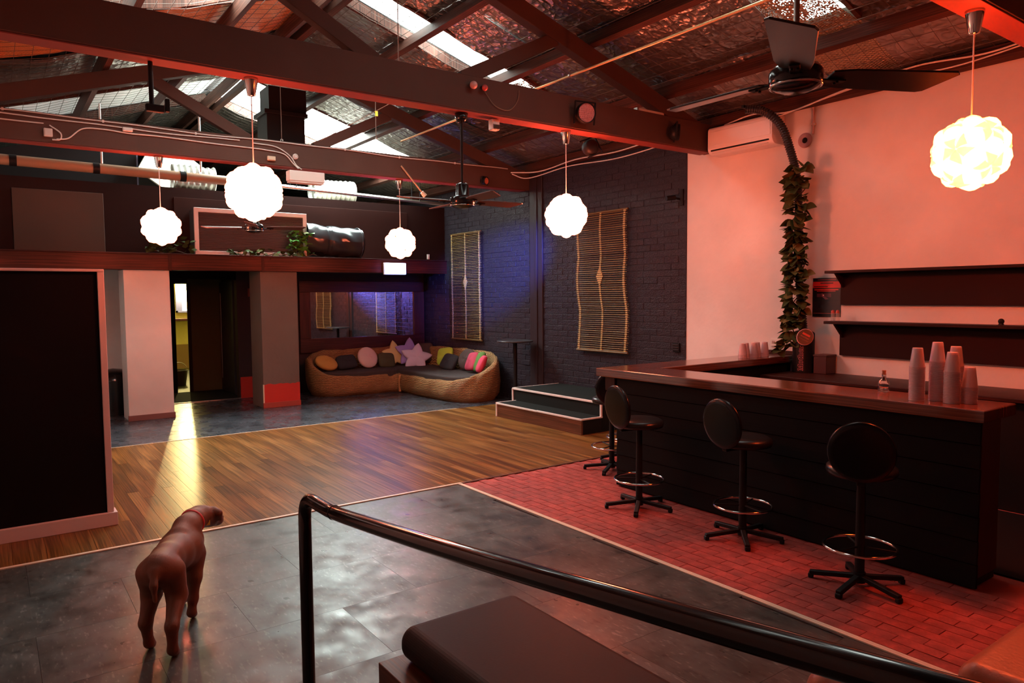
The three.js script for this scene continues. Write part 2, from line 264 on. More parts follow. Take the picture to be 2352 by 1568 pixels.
  mesh('skirting', rbx(3.365, 3.952, 0, 0.085, -11.165, -11.2, 0.004), std([0.36, 0.06, 0.04], 0.55), c2);
  mesh('corner_bead', rbx(3.366, 3.384, 0.08, 0.37, -11.17, -11.19, 0.003), mat.cream, c2);
  // passage behind the doorway
  const pz = struct('wall_passage', 'olive walls of the passage behind the doorway');
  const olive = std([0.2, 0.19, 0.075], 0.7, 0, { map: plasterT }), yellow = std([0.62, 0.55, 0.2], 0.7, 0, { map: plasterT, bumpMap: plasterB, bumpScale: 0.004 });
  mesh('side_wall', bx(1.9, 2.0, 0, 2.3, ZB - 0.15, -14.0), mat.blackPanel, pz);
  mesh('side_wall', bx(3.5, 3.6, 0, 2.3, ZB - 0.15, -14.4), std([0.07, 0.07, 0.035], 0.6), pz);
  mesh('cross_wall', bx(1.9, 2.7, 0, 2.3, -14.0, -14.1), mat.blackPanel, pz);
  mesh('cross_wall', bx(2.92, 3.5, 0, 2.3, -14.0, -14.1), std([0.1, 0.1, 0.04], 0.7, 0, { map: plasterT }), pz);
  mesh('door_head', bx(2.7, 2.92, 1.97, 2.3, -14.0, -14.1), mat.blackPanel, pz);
  mesh('room_wall', bx(1.9, 2.0, 0, 2.6, -14.1, -18.6), yellow, pz);
  mesh('room_wall', bx(5.2, 5.3, 0, 2.6, -14.1, -18.6), yellow, pz);
  mesh('room_wall', bx(1.9, 5.3, 0, 2.6, -18.5, -18.6), yellow, pz);
  mesh('room_wall', bx(3.6, 5.3, 0, 2.6, -14.1, -14.2), olive, pz);
  mesh('room_ceiling', bx(1.9, 5.3, 2.3, 2.4, ZB - 0.15, -18.6), std([0.5, 0.48, 0.4], 0.8), pz);
  mesh('shelf_rail', rbx(3.3, 4.2, 1.18, 1.24, -18.3, -18.5, 0.01), mat.darkWood, pz);
  mesh('dado', bx(3.2, 4.4, 0.05, 0.62, -18.44, -18.5), std([0.22, 0.13, 0.05], 0.7), pz);
  const dm = structMesh('trim_6', rbx(2.15, 3.46, 0.0, 0.012, -12.62, -14.0, 0.004), mat.carpet, 'black doormat in the passage');
  structMesh('trim_7', rbx(2.16, 3.42, 0.0, 0.012, -12.585, -12.61, 0.003), mat.steel, 'thin metal threshold strip at the doorway');
  const d1 = struct('door_1', 'dark door standing open in the passage');
  mesh('leaf', rbx(3.43, 3.475, 0.02, 2.0, -13.0, -13.85, 0.004), std([0.02, 0.024, 0.034], 0.4), d1);
  mesh('edge_strip', rbx(3.425, 3.435, 0.25, 1.8, -13.78, -13.8, 0.002), mat.steel, d1);
  mesh('frame', rbx(2.9, 2.96, 0, 1.98, -13.98, -14.0, 0.004), mat.black, d1);
}

// ------------------------------------------------------------------ roof: foil, purlins, skylights
{
  const c = struct('ceiling', 'foil lined roof on timber purlins');
  const PX = [0.92, 1.95, 3.05], DZ = 0.13;                             // distance of purlins from the ridge, depth of the purlins
  const strips = [[-3.95, -3.35], [-7.6, -7.02], [-12.7, -11.0]], foilFrom = 2.25;
  for (const s of [-1, 1]) {
    const X = (d) => RIDGE + s * d;
    for (const d of [0.08, ...PX, 3.82]) { const g = bx(-0.035, 0.035, 0, DZ, ZF, -20.5, 2); g.rotateZ(-s * Math.atan(SL)); mesh('purlin', g.translate(X(d), roofY(X(d)), 0), mat.purlin, c); }
    // roof sheet above, split round the skylights
    const ang = Math.atan(SL), len = (d0, d1) => (d1 - d0) / Math.cos(ang);
    const slab = (d0, d1, z0, z1, dy, th) => { const g = new THREE.BoxGeometry(len(d0, d1), th, Math.abs(z1 - z0)); g.rotateZ(-s * ang); return uvm(g.translate(X((d0 + d1) / 2), roofY(X((d0 + d1) / 2)) + dy, (z0 + z1) / 2)); };
    const reach = 3.0, sheets = [slab(reach, 4.2, ZF, -20.5, 0.3, 0.02)]; let z = ZF;
    for (const [a, b] of [...strips].map(([p, q]) => [q, p])) { sheets.push(slab(0, reach, z, a, 0.3, 0.02)); z = b; }
    sheets.push(slab(0, reach, z, -20.5, 0.3, 0.02));
    mesh('roof_sheeting', M(sheets), mat.roofSheet, c);
    // foil between purlins in rolls about 1.2 m wide, sagging and crumpled
    const rows = [0, ...PX, 3.95], zs = [ZF]; for (let q = ZF; q > -20.4;) { q -= 1.2; let cut = null; for (const [a, b] of strips) { if (q < b && zs[zs.length - 1] >= b && zs[zs.length - 1] > b) cut = b; else if (zs[zs.length - 1] === b) cut = a; } if (cut !== null) q = cut; zs.push(Math.max(q, -20.5)); }
    for (let i = 0; i < 4; i++) for (let j = 0; j < zs.length - 1; j++) {
      const z0 = zs[j], z1 = zs[j + 1]; if (z0 - z1 < 0.02) continue;
      const sky = strips.some(([a, b]) => z0 <= b + 0.001 && z1 >= a - 0.001), mid = (rows[i] + rows[i + 1]) / 2;
      if (sky && (rows[i + 1] <= foilFrom || (i === 2 && z0 < -10))) continue;
      const torn = sky && i === 2, dA = torn ? foilFrom : rows[i];                         // over the lower end of a skylight the foil is torn into small holes
      const NX = torn ? 96 : 16, NZ = torn ? 76 : 16, pos = [], uv = [], idx = [], ph = rr(0, 50), sg = rr(0.02, 0.06);
      for (let a = 0; a <= NX; a++) for (let b = 0; b <= NZ; b++) {
        const u = a / NX, v = b / NZ, d = dA + (rows[i + 1] - dA) * u, zz = z0 + (z1 - z0) * v, x = X(d);
        const sag = Math.sin(Math.PI * u) * (sg + 0.02 * Math.sin(zz * 3 + ph)), cr = 0.022 * (fbm(((d * 0.9 + ph) % 1 + 1) % 1, ((zz * 0.5 + ph) % 1 + 1) % 1, 9, 9, 3, 12) - 0.5), lip = (v < 0.07 || v > 0.93) ? -0.012 : 0;
        pos.push(x, roofY(x) + DZ + 0.055 - sag + cr + lip, zz); uv.push(d, zz);
      }
      for (let a = 0; a < NX; a++) for (let b = 0; b < NZ; b++) { if (torn && rnd() < 0.2 * (fbm(a / NX, b / NZ, 4, 4, 2, 40 + j) > 0.48 ? 1.5 : 0.3)) continue; const p = a * (NZ + 1) + b, q = p + NZ + 1; if (s > 0) idx.push(p, p + 1, q, q, p + 1, q + 1); else idx.push(p, q, p + 1, q, q + 1, p + 1); }
      const g = new THREE.BufferGeometry(); g.setAttribute('position', new THREE.Float32BufferAttribute(pos, 3)); g.setAttribute('uv', new THREE.Float32BufferAttribute(uv, 2)); g.setIndex(idx); g.computeVertexNormals();
      const m = s < 0 && z0 < -5.4 && z1 > -9.6 ? mat.copper : sky ? mat.foilBubble : i === 3 ? mat.foilPale : mat.foil;
      mesh('foil_sheet', g, m, c);
    }
    // wire netting carrying the foil
    const net = []; const wr = 0.0022;
    for (let d = 0.1; d < 3.9; d += 0.15) net.push(bx(-wr, wr, -wr, wr, ZF, -16, 2).translate(X(d), roofY(X(d)) + DZ + 0.012 - 0.045 * Math.abs(Math.sin(d * 2.9)), 0));
    for (let zz = ZF - 0.1; zz > -16; zz -= 0.15) for (let i = 0; i < 4; i++) { const a = V(X(rows[i]), roofY(X(rows[i])) + DZ + 0.012, zz), b = V(X(rows[i + 1]), roofY(X(rows[i + 1])) + DZ + 0.012, zz), m0 = a.clone().add(b).multiplyScalar(0.5); m0.y -= 0.045; net.push(rod(a, m0, wr, wr, 4), rod(m0, b, wr, wr, 4)); }
    mesh('wire_netting', M(net), mat.wire, c).userData.kind = 'stuff';
    // skylights: glowing translucent roof sheets, one per bay and slope
    strips.forEach(([a, b], k) => {
      const glow = std([0.8, 0.85, 0.82], 0.5); glow.emissive.setRGB(...DAY); glow.emissiveIntensity = DAY_GLOW[s > 0 ? 'R' : 'L'][k];
      const w = struct('window_' + (k + 1 + (s > 0 ? 3 : 0)), 'translucent skylight sheet in the ' + (s > 0 ? 'right' : 'left') + ' roof slope, bay ' + ['nearest the bar front', 'over the dance floor', 'over the back deck'][k]);
      mesh('skylight_sheet', slab(0.14, reach - 0.01, a, b, 0.28, 0.012), glow, w);
      for (const zz of [a - 0.03, b + 0.03]) { const g = slab(0.05, reach, zz - 0.02, zz + 0.02, 0.2, 0.12); mesh('skylight_kerb', g, mat.purlin, w); }
      const L = new THREE.RectAreaLight(0xffffff, DAY_LIGHT[s > 0 ? 'R' : 'L'][k], len(0.14, 2.2), Math.abs(b - a)); L.color.setRGB(...DAY);
      const d = (0.14 + 2.2) / 2; L.position.set(X(d), roofY(X(d)) + 0.255, (a + b) / 2);
      L.lookAt(L.position.clone().add(V(-s * Math.sin(ang), -Math.cos(ang), 0)));
      L.name = 'skylight'; scene.add(L);
    });
  }
  mesh('ridge_capping', uvm(bx(RIDGE - 0.3, RIDGE + 0.3, roofY(RIDGE) + 0.31, roofY(RIDGE) + 0.34, ZF, -20.5)), mat.roofSheet, c);
}

// trusses
TZ.forEach((z, k) => {
  const t = thing('roof_truss', ['brown timber roof truss nearest the camera, over the bar stools', 'brown timber roof truss with stage lights, second from the camera', 'brown timber roof truss carrying white cables, farthest from the camera'][k], 'roof truss', [0, 0, z], 0);
  mesh('tie_beam', rbx(XL + 0.02, XR - 0.01, TIE0, TIE1, -0.09, 0.09, 0.008, 0), mat.truss, t);
  mesh('beam_edging', rbx(XL + 0.03, XR - 0.1, TIE0 - 0.012, TIE0 - 0.001, -0.085, 0.085, 0.003), mat.trussRed, t);
  for (const s of [-1, 1]) {
    mesh('rafter', bar(V(RIDGE, YR - 0.09, 0), V(RIDGE + s * 3.86, YR - 0.09 - SL * 3.86, 0), 0.17, 0.12), mat.truss, t);
    mesh('strut', bar(V(RIDGE + s * 0.42, TIE1 - 0.02, 0), V(RIDGE + s * 1.5, roofY(RIDGE + s * 1.5) - 0.15, 0), 0.13, 0.09), mat.truss, t);
  }
  mesh('ridge_block', rbx(RIDGE - 0.08, RIDGE + 0.08, YR - 0.26, YR - 0.02, -0.055, 0.055, 0.004), mat.truss, t);
});

// ------------------------------------------------------------------ pendant lamps
{
  // one leaf of the ball shade: a bowed strip whose corners tuck under its neighbours; 30 of them lie on the edges of an icosahedron
  const R = 0.222, NU = 8, NV = 4, pos = [], idx = [];
  for (let i = 0; i <= NU; i++) for (let j = 0; j <= NV; j++) {
    const u = i / NU * 2 - 1, v = j / NV * 2 - 1;
    const tu = 0.6 * u, tv = 0.3 * v * (1 - 0.25 * u * u) + 0.15 * u * Math.abs(u);
    const rad = R * (0.885 + 0.125 * Math.cos(v * 1.5) * (0.5 + 0.5 * Math.cos(u * 4.4 + 0.35)) + 0.045 * u * v);
    const n = V(tu, tv, 1).normalize().multiplyScalar(rad); pos.push(n.x, n.y, n.z);
  }
  for (let i = 0; i < NU; i++) for (let j = 0; j < NV; j++) { const p = i * (NV + 1) + j, q = p + NV + 1; idx.push(p, q, p + 1, q, q + 1, p + 1); }
  const leaf = new THREE.BufferGeometry(); leaf.setAttribute('position', new THREE.Float32BufferAttribute(pos, 3)); leaf.setIndex(idx); leaf.computeVertexNormals();
  leaf.setAttribute('uv', new THREE.Float32BufferAttribute(new Float32Array(pos.length / 3 * 2), 2));
  const ico = new THREE.IcosahedronGeometry(1, 0), ip = ico.attributes.position, vs = [], edges = [];
  for (let i = 0; i < ip.count; i++) { const p = V().fromBufferAttribute(ip, i); if (!vs.some((q) => q.distanceTo(p) < 1e-4)) vs.push(p); }
  for (let i = 0; i < 12; i++) for (let j = i + 1; j < 12; j++) if (vs[i].distanceTo(vs[j]) < 1.1) edges.push([vs[i], vs[j]]);
  const frames = edges.map(([a, b]) => { const n = a.clone().add(b).normalize(), t = b.clone().sub(a).normalize(), w = V().crossVectors(n, t); return new THREE.Quaternion().setFromRotationMatrix(new THREE.Matrix4().makeBasis(t, w, n)); });
  const cone = lathe([[0.0, 0], [0.052, 0], [0.05, -0.02], [0.03, -0.13], [0.008, -0.135], [0, -0.135]], 20);
  function lamp(x, y, z, top, E, light, bulbCol, label, turn) {
    const t = thing('pendant_lamp', label, 'lamp', [x, y, z], turn, 'ball pendant lamps under the trusses');
    const shade = std([0.85, 0.6, 0.38], 0.7, 0, { side: THREE.DoubleSide, transmission: E[2] < 0.7 ? 0.45 : 0, thickness: 0 }); shade.emissive.setRGB(...E); shade.emissiveIntensity = 1;
    for (const q of frames) { const m = mesh('shade_leaf', leaf, shade, t); m.quaternion.copy(q); }
    const bm = std([1, 0.95, 0.9], 0.4); bm.emissive.setRGB(...bulbCol); bm.emissiveIntensity = 1;
    mesh('bulb', new THREE.SphereGeometry(0.045, 14, 10), bm, t);
    mesh('bulb_holder', cyl(0.02, 0.02, 0.08, 0, 0.085, 0), mat.plastic, t);
    mesh('cord', rod(V(0, 0.12, 0), V(0, top - y - 0.13, 0), 0.0045, 0.0045, 8), mat.cable, t);
    mesh('ceiling_cup', cone.clone().translate(0, top - y, 0), mat.chrome, t);
    const L = new THREE.PointLight(0xffffff, light, 0, 2); L.color.setRGB(...LAMP); L.shadow.radius = 3; L.position.set(0, 0, 0); L.name = 'pendant_bulb'; t.add(L);
  }
  const k = 52, hot = LAMP.map((c) => c * k);
  const Y0 = TIE0 - 0.012;
  lamp(1.665, 2.5, TZ[1], Y0, LAMP.map((c) => c * 25), 20, [60, 30, 16], 'glowing ball pendant hanging in front of the white cables, largest of the left lamps', 0.3);
  lamp(4.755, 2.505, TZ[1], Y0, hot, 20, [60, 30, 16], 'glowing ball pendant hanging in front of the near bamboo blind', 1.1);
  lamp(1.66, 2.54, TZ[2], Y0, LAMP.map((c) => c * 24), 20, [60, 30, 16], 'glowing ball pendant farthest left, left of the white framed grille', 2.0);
  lamp(4.745, 2.46, TZ[2], Y0, LAMP.map((c) => c * 22), 9, [60, 30, 16], 'smallest glowing ball pendant, above the blue lit exit sign', 0.7);
  lamp(4.755, 2.525, TZ[0], Y0, [41, 3.8, 0.44], 22, [60, 40, 16], 'yellow white ball pendant in front of the white wall', 2.6);
}

// ------------------------------------------------------------------ ceiling fans
function fan(p, n, R, a0, label, bladeMat, w0 = 0.115) {
  const t = thing('ceiling_fan', label, 'fan', p, 0);
  mesh('down_rod', rod(V(0, 0.1, 0), V(0, TIE0 - 0.014 - p[1], 0), 0.013), n === 3 ? mat.steel : mat.black, t);
  mesh('canopy', lathe([[0, 0.0], [0.06, 0.0], [0.055, -0.05], [0.03, -0.08], [0, -0.08]]).translate(0, TIE0 - 0.014 - p[1], 0), mat.blackGloss, t);
  const hub = mesh('motor', lathe([[0, -0.062], [0.06, -0.06], [0.1, -0.042], [0.115, -0.02], [0.115, 0.025], [0.1, 0.045], [0.062, 0.055], [0.058, 0.15], [0.045, 0.165], [0, 0.165]], 32), mat.blackGloss, t);
  mesh('motor_ring', new THREE.TorusGeometry(0.108, 0.006, 8, 36).rotateX(Math.PI / 2).translate(0, -0.036, 0), mat.chrome, hub);
  const s = new THREE.Shape(); s.moveTo(0.15, -w0 * 0.42); s.lineTo(0.24, -w0 * 0.55); s.lineTo(R - 0.02, -w0 * 0.62); s.lineTo(R, -w0 * 0.5); s.lineTo(R - 0.07, w0 * 0.52); s.lineTo(R - 0.1, w0 * 0.6); s.lineTo(0.24, w0 * 0.5); s.lineTo(0.15, w0 * 0.4); s.closePath();
  const g = uvm(new THREE.ExtrudeGeometry(s, { depth: 0.006, bevelEnabled: true, bevelSize: 0.002, bevelThickness: 0.002, bevelSegments: 1 }).rotateX(-Math.PI / 2).rotateX(-0.2));
  for (let k = 0; k < n; k++) {
    const b = mesh('blade', g, bladeMat, t); b.rotation.y = -(a0 + k * 2 * Math.PI / n);
    mesh('blade_iron', M([rbx(0.1, 0.23, -0.012, -0.004, -0.022, 0.022, 0.003), cyl(0.007, 0.007, 0.012, 0.19, -0.014, 0.012, 8), cyl(0.007, 0.007, 0.012, 0.19, -0.014, -0.012, 8)]), mat.black, b);
  }
  return t;
}
fan([2.955, 2.66, TZ[0]], 3, 0.74, 0.5, 'large three bladed black ceiling fan nearest the camera', std([0.035, 0.028, 0.026], 0.28), 0.15);
fan([3.523, 2.56, TZ[1] + 0.0], 4, 0.62, 0.05, 'four bladed ceiling fan on the second truss, in front of the grey lit bricks', std([0.12, 0.05, 0.04], 0.35));
fan([2.72, 2.575, TZ[2]], 4, 0.62, 0.35, 'four bladed ceiling fan just under the largest left lamp', std([0.14, 0.06, 0.05], 0.35));

// ------------------------------------------------------------------ bar
{
  const b = thing('bar_counter', 'L shaped bar counter with red brown timber top and black boarded front', 'bar counter');
  const top = (pts) => { const s = new THREE.Shape(); pts.forEach(([x, z], i) => i ? s.lineTo(x, -z) : s.moveTo(x, -z)); s.closePath(); return uvm(new THREE.ExtrudeGeometry(s, { depth: 0.056, bevelEnabled: true, bevelSize: 0.008, bevelThickness: 0.008, bevelSegments: 2 }).rotateX(-Math.PI / 2).translate(0, 1.045 - 0.064, 0), 2); };
  mesh('counter_top', top([[4.438, -1.668], [4.868, -1.668], [4.868, -4.43], [4.438, -4.8]]), mat.barTop, b);
  const ret = top([[4.443, -4.806], [4.873, -4.436], [6.985, -4.436], [6.985, -4.806]]);
  mesh('counter_top', uvm(ret, 0), mat.barTop, b);
  mesh('upstand', rbx(6.97, 6.995, 1.045, 1.085, -4.45, -4.8, 0.004), mat.darkWood, b);
  mesh('core', bx(4.5, 4.8, 0.0, 0.978, -1.72, -4.55), mat.black, b);
  for (let k = 0; k < 7; k++) { const y = 0.012 + k * 0.138; mesh('front_board', uvm(new RoundedBoxGeometry(0.022, 0.134, 2.9, 1, 0.003).rotateZ(-0.07).translate(4.487, y + 0.067, -3.14), 2, k * 0.21, k * 0.3), mat.barFront, b); }
  for (let k = 0; k < 7; k++) { const y = 0.012 + k * 0.138; mesh('front_board', uvm(new RoundedBoxGeometry(2.48, 0.134, 0.022, 1, 0.003).rotateX(-0.07).translate(5.735, y + 0.067, -4.592), 0, k * 0.21, k * 0.3), mat.barFront, b); }
  mesh('core', bx(4.8, 6.98, 0.0, 0.978, -4.575, -4.5), mat.black, b);
  mesh('end_panel', rbx(4.52, 4.78, 0.06, 0.975, -1.7, -1.72, 0.004), std([0.05, 0.02, 0.02], 0.5), b);
  mesh('bracket', rbx(4.46, 4.5, 0.85, 0.975, -4.72, -4.6, 0.006), mat.darkWood, b);
  // low work bench behind the bar
  const w = thing('work_bench', 'dark low work bench behind the bar against the white wall', 'bench');
  mesh('bench_top', rbx(6.3, 6.99, 0.855, 0.885, -4.4, 1.2, 0.005, 2), mat.darkWood, w);
  mesh('bench_body', bx(6.36, 6.98, 0.0, 0.855, -4.38, 1.18), mat.black, w);
  const p = thing('price_box', 'small dark box on the bench behind the black drink column', 'box');
  mesh('case', rbx(6.8, 6.98, 0.886, 1.06, -4.12, -3.98, 0.006), std([0.06, 0.015, 0.015], 0.5), p);
  mesh('lid', rbx(6.795, 6.985, 1.06, 1.08, -4.125, -3.975, 0.004), std([0.05, 0.012, 0.012], 0.4), p);
  // drink column with slanted top
  const c = thing('drink_column', 'black upright column with slanted oval badge and gothic lettering', 'column', [6.86, 0.886, -4.27]);
  { const n = 40, R = 0.108, pos = [], idx = []; for (let i = 0; i <= n; i++) { const a = i / n * 2 * Math.PI, x = R * Math.cos(a), z = R * Math.sin(a); pos.push(x, 0, z, x, 0.4 + 0.32 * (x * 0.8 - z * 0.55), z); } for (let i = 0; i < n; i++) idx.push(i * 2, i * 2 + 1, i * 2 + 2, i * 2 + 2, i * 2 + 1, i * 2 + 3); const ci = pos.length / 3; pos.push(0, 0.4, 0); for (let i = 0; i < n; i++) idx.push(ci, i * 2 + 3, i * 2 + 1); const g = new THREE.BufferGeometry(); g.setAttribute('position', new THREE.Float32BufferAttribute(pos, 3)); g.setIndex(idx); const q = g.toNonIndexed(); q.computeVertexNormals(); mesh('barrel', q, mat.black, c); }
  const view = Math.atan2(-6.5, 4.06);                                   // the printed side faces the room
  const cv = document.createElement('canvas'); cv.width = 512; cv.height = 160; const x = cv.getContext('2d');
  x.fillStyle = '#070506'; x.fillRect(0, 0, 512, 160); x.font = 'bold 118px serif'; x.textAlign = 'center'; x.textBaseline = 'middle'; x.lineWidth = 9; x.strokeStyle = '#d9838a'; x.strokeText('Mother', 250, 84); x.fillStyle = '#160608'; x.fillText('Mother', 250, 84);
  const ct = new THREE.CanvasTexture(cv); ct.colorSpace = THREE.SRGBColorSpace;
  const strip = new THREE.CylinderGeometry(0.1095, 0.1095, 0.3, 16, 1, true, -0.42, 0.84); { const uv = strip.attributes.uv; for (let i = 0; i < uv.count; i++) uv.setXY(i, uv.getY(i), 1 - uv.getX(i)); }
  const st = mesh('lettering', strip.translate(0, 0.155, 0), std([1, 1, 1], 0.5, 0, { map: ct }), c); st.rotation.y = Math.PI + Math.atan2(6.5, -4.06) - 0.28;
  const c2 = document.createElement('canvas'); c2.width = c2.height = 128; const y = c2.getContext('2d'); y.fillStyle = '#1a0808'; y.fillRect(0, 0, 128, 128); y.fillStyle = '#c23a30'; y.fillRect(30, 36, 68, 16); y.fillStyle = '#8d4b4b'; y.font = 'bold 22px sans-serif'; y.textAlign = 'center'; y.fillText('mother', 64, 74); y.fillStyle = '#3d2020'; y.fillRect(20, 84, 88, 10);
  const bt = new THREE.CanvasTexture(c2); bt.colorSpace = THREE.SRGBColorSpace;
  const badge = thing; const bg = new THREE.CircleGeometry(0.083, 28); bg.scale(0.9, 1.0, 1);
  const holder = new THREE.Group(); holder.name = 'badge'; c.add(holder); holder.position.set(-0.093, 0.37, 0.072); holder.rotation.y = -0.92; holder.rotateX(-0.25); holder.rotateZ(-0.5);
  mesh('badge_face', bg, std([1, 1, 1], 0.4, 0, { map: bt }), holder).position.z = 0.008;
  mesh('badge_rim', new THREE.TorusGeometry(0.083, 0.007, 8, 32).scale(0.9, 1, 1), std([0.7, 0.35, 0.36], 0.4), holder);
}
// wall shelves
{
  const dark = wood([0.06, 0.013, 0.011], 0.5, { specularIntensity: 0.4 });
  for (const [y, y0, lb] of [[1.9, 1.585, 'upper dark red wall shelf with deep back panel behind the bar'], [1.395, 1.075, 'lower dark red wall shelf with deep back panel behind the bar']]) {
    const t = thing('wall_shelf', lb, 'shelf', [0, 0, 0], 0, 'shelves on the white wall');
    mesh('shelf_board', rbx(6.8, 6.998, y, y + 0.028, -4.02, 1.0, 0.004, 2), dark, t);
    mesh('back_panel', rbx(6.965, 6.998, y0, y - 0.001, -3.94, 1.0, 0.004, 2), std([0.02, 0.005, 0.0045], 0.6, 0, { specularIntensity: 0.3 }), t);
    mesh('bracket', uvm(new THREE.ExtrudeGeometry(new THREE.Shape([new THREE.Vector2(0, 0), new THREE.Vector2(0.16, 0), new THREE.Vector2(0, -0.14)]), { depth: 0.02, bevelEnabled: false }).rotateY(Math.PI).translate(6.964, y - 0.001, -3.9)), dark, t);
  }
}
// cups
{
  const cupG = lathe([[0.0, 0.002], [0.027, 0.0], [0.029, 0.004], [0.0425, 0.112], [0.045, 0.115], [0.0445, 0.119], [0.041, 0.118], [0.0275, 0.006], [0, 0.005]], 22);
  const cupM = std([0.95, 0.84, 0.85], 0.15, 0, { transmission: 0.62, thickness: 0, side: THREE.DoubleSide });
  // stacked upside down: every cup shows its rim below the next
  function stack(x, z, n, where, y0 = 1.045, grp) {
    for (let k = 0; k < n; k++) { const m = mesh('plastic_cup', cupG, cupM); m.rotation.x = Math.PI; m.position.set(x + rr(-0.0006, 0.0006), y0 + 0.1195 + k * 0.0088, z + rr(-0.0006, 0.0006)); tag(m, (k === n - 1 ? 'topmost clear plastic cup of the ' : k === 0 ? 'bottom clear plastic cup of the ' : 'clear plastic cup inside the ') + where, 'cup', grp); }
  }
  stack(4.56, -2.08, 24, 'far left stack on the front counter', undefined, 'cups in the far left stack on the front counter');
  stack(4.64, -2.0, 28, 'tallest stack on the front counter', undefined, 'cups in the tallest stack on the front counter');
  stack(4.6, -1.9, 22, 'stack right of the tallest on the front counter', undefined, 'cups in the stack right of the tallest');
  stack(4.72, -1.93, 25, 'tall rear stack on the front counter', undefined, 'cups in the rear stack on the front counter');
  stack(4.665, -1.83, 12, 'short right hand stack on the front counter', undefined, 'cups in the short right stack on the front counter');
  for (let k = 0; k < 5; k++) stack(6.22 + k * 0.093, -4.55 - (k % 2) * 0.03, 5, ['first', 'second', 'third', 'fourth', 'fifth'][k] + ' stack from the left on the return counter', undefined, 'cups on the return counter, stack ' + ['one', 'two', 'three', 'four', 'five'][k]);
}
{ // bottle, glasses, knob
  const t = thing('glass_bottle', 'small clear glass bottle with brown cork on the front counter', 'bottle', [4.8, 1.045, -2.4]);
  mesh('glass', lathe([[0, 0.002], [0.034, 0.0], [0.036, 0.006], [0.035, 0.05], [0.03, 0.07], [0.014, 0.09], [0.012, 0.115], [0.015, 0.118], [0.012, 0.12], [0.009, 0.116], [0.011, 0.088], [0.026, 0.066], [0.031, 0.05], [0.032, 0.008], [0, 0.006]], 24), std([0.95, 0.93, 0.92], 0.05, 0, { transmission: 1, thickness: 0.01, ior: 1.5 }), t);
  mesh('cork', cyl(0.0125, 0.0105, 0.03, 0, 0.128, 0, 14), std([0.42, 0.16, 0.07], 0.8), t);
  for (const [k, z] of [[0, -3.955], [1, -3.905]]) { const s = thing('salt_shaker', ['clear shaker with red lid at the left end of the lower shelf', 'clear shaker with red lid, second from the left end of the lower shelf'][k], 'shaker', [6.86, 1.424, z]); mesh('jar', lathe([[0, 0], [0.02, 0], [0.021, 0.005], [0.017, 0.075], [0.014, 0.085], [0, 0.086]], 16), std([0.9, 0.85, 0.83], 0.1, 0, { transmission: 0.8, thickness: 0 }), s); mesh('lid', lathe([[0.0165, 0.08], [0.018, 0.083], [0.016, 0.105], [0, 0.112]], 16), std([0.5, 0.08, 0.06], 0.4), s); }
  const kn = thing('small_jar', 'tiny black jar standing on the lower shelf at the right', 'jar', [6.9, 1.424, -2.48]); mesh('foot', cyl(0.018, 0.022, 0.012, 0, 0.006, 0, 14), mat.black, kn); mesh('head', new THREE.SphereGeometry(0.024, 14, 10).translate(0, 0.03, 0), mat.black, kn);
}
{ // poster
  const cv = document.createElement('canvas'); cv.width = 256; cv.height = 352; const x = cv.getContext('2d');
  x.fillStyle = '#120a0c'; x.fillRect(0, 0, 256, 352); x.fillStyle = '#c8201a'; x.fillRect(0, 32, 256, 58);
  x.fillStyle = '#2a0707'; x.fillRect(70, 42, 118, 9); x.fillRect(10, 74, 128, 8); x.fillStyle = '#bb352c'; x.fillRect(14, 100, 222, 11); x.fillRect(40, 116, 170, 6);
  x.fillStyle = '#4e2430'; x.fillRect(40, 140, 130, 34); x.fillStyle = '#7b4650'; x.beginPath(); x.moveTo(86, 134); x.lineTo(102, 160); x.lineTo(150, 190); x.lineTo(120, 196); x.lineTo(84, 166); x.fill(); x.fillStyle = '#e3b9b5'; x.fillRect(94, 150, 12, 12); x.fillStyle = '#1e0f13'; x.fillRect(0, 210, 256, 110); x.fillStyle = '#a04440'; x.fillRect(6, 318, 244, 4);
  x.fillStyle = '#8e3a3e'; x.fillRect(44, 10, 170, 9);
  const pt = new THREE.CanvasTexture(cv); pt.colorSpace = THREE.SRGBColorSpace;
  const t = thing('wall_poster', 'dark poster with bright red band on the white wall beside the vine', 'poster');
  mesh('sheet', new THREE.PlaneGeometry(0.305, 0.4).rotateY(-Math.PI / 2).translate(6.992, 1.66, -4.105), std([1, 1, 1], 0.3, 0, { map: pt }), t);
  mesh('backing', bx(6.993, 6.999, 1.46, 1.86, -3.953, -4.257), mat.black, t);
}
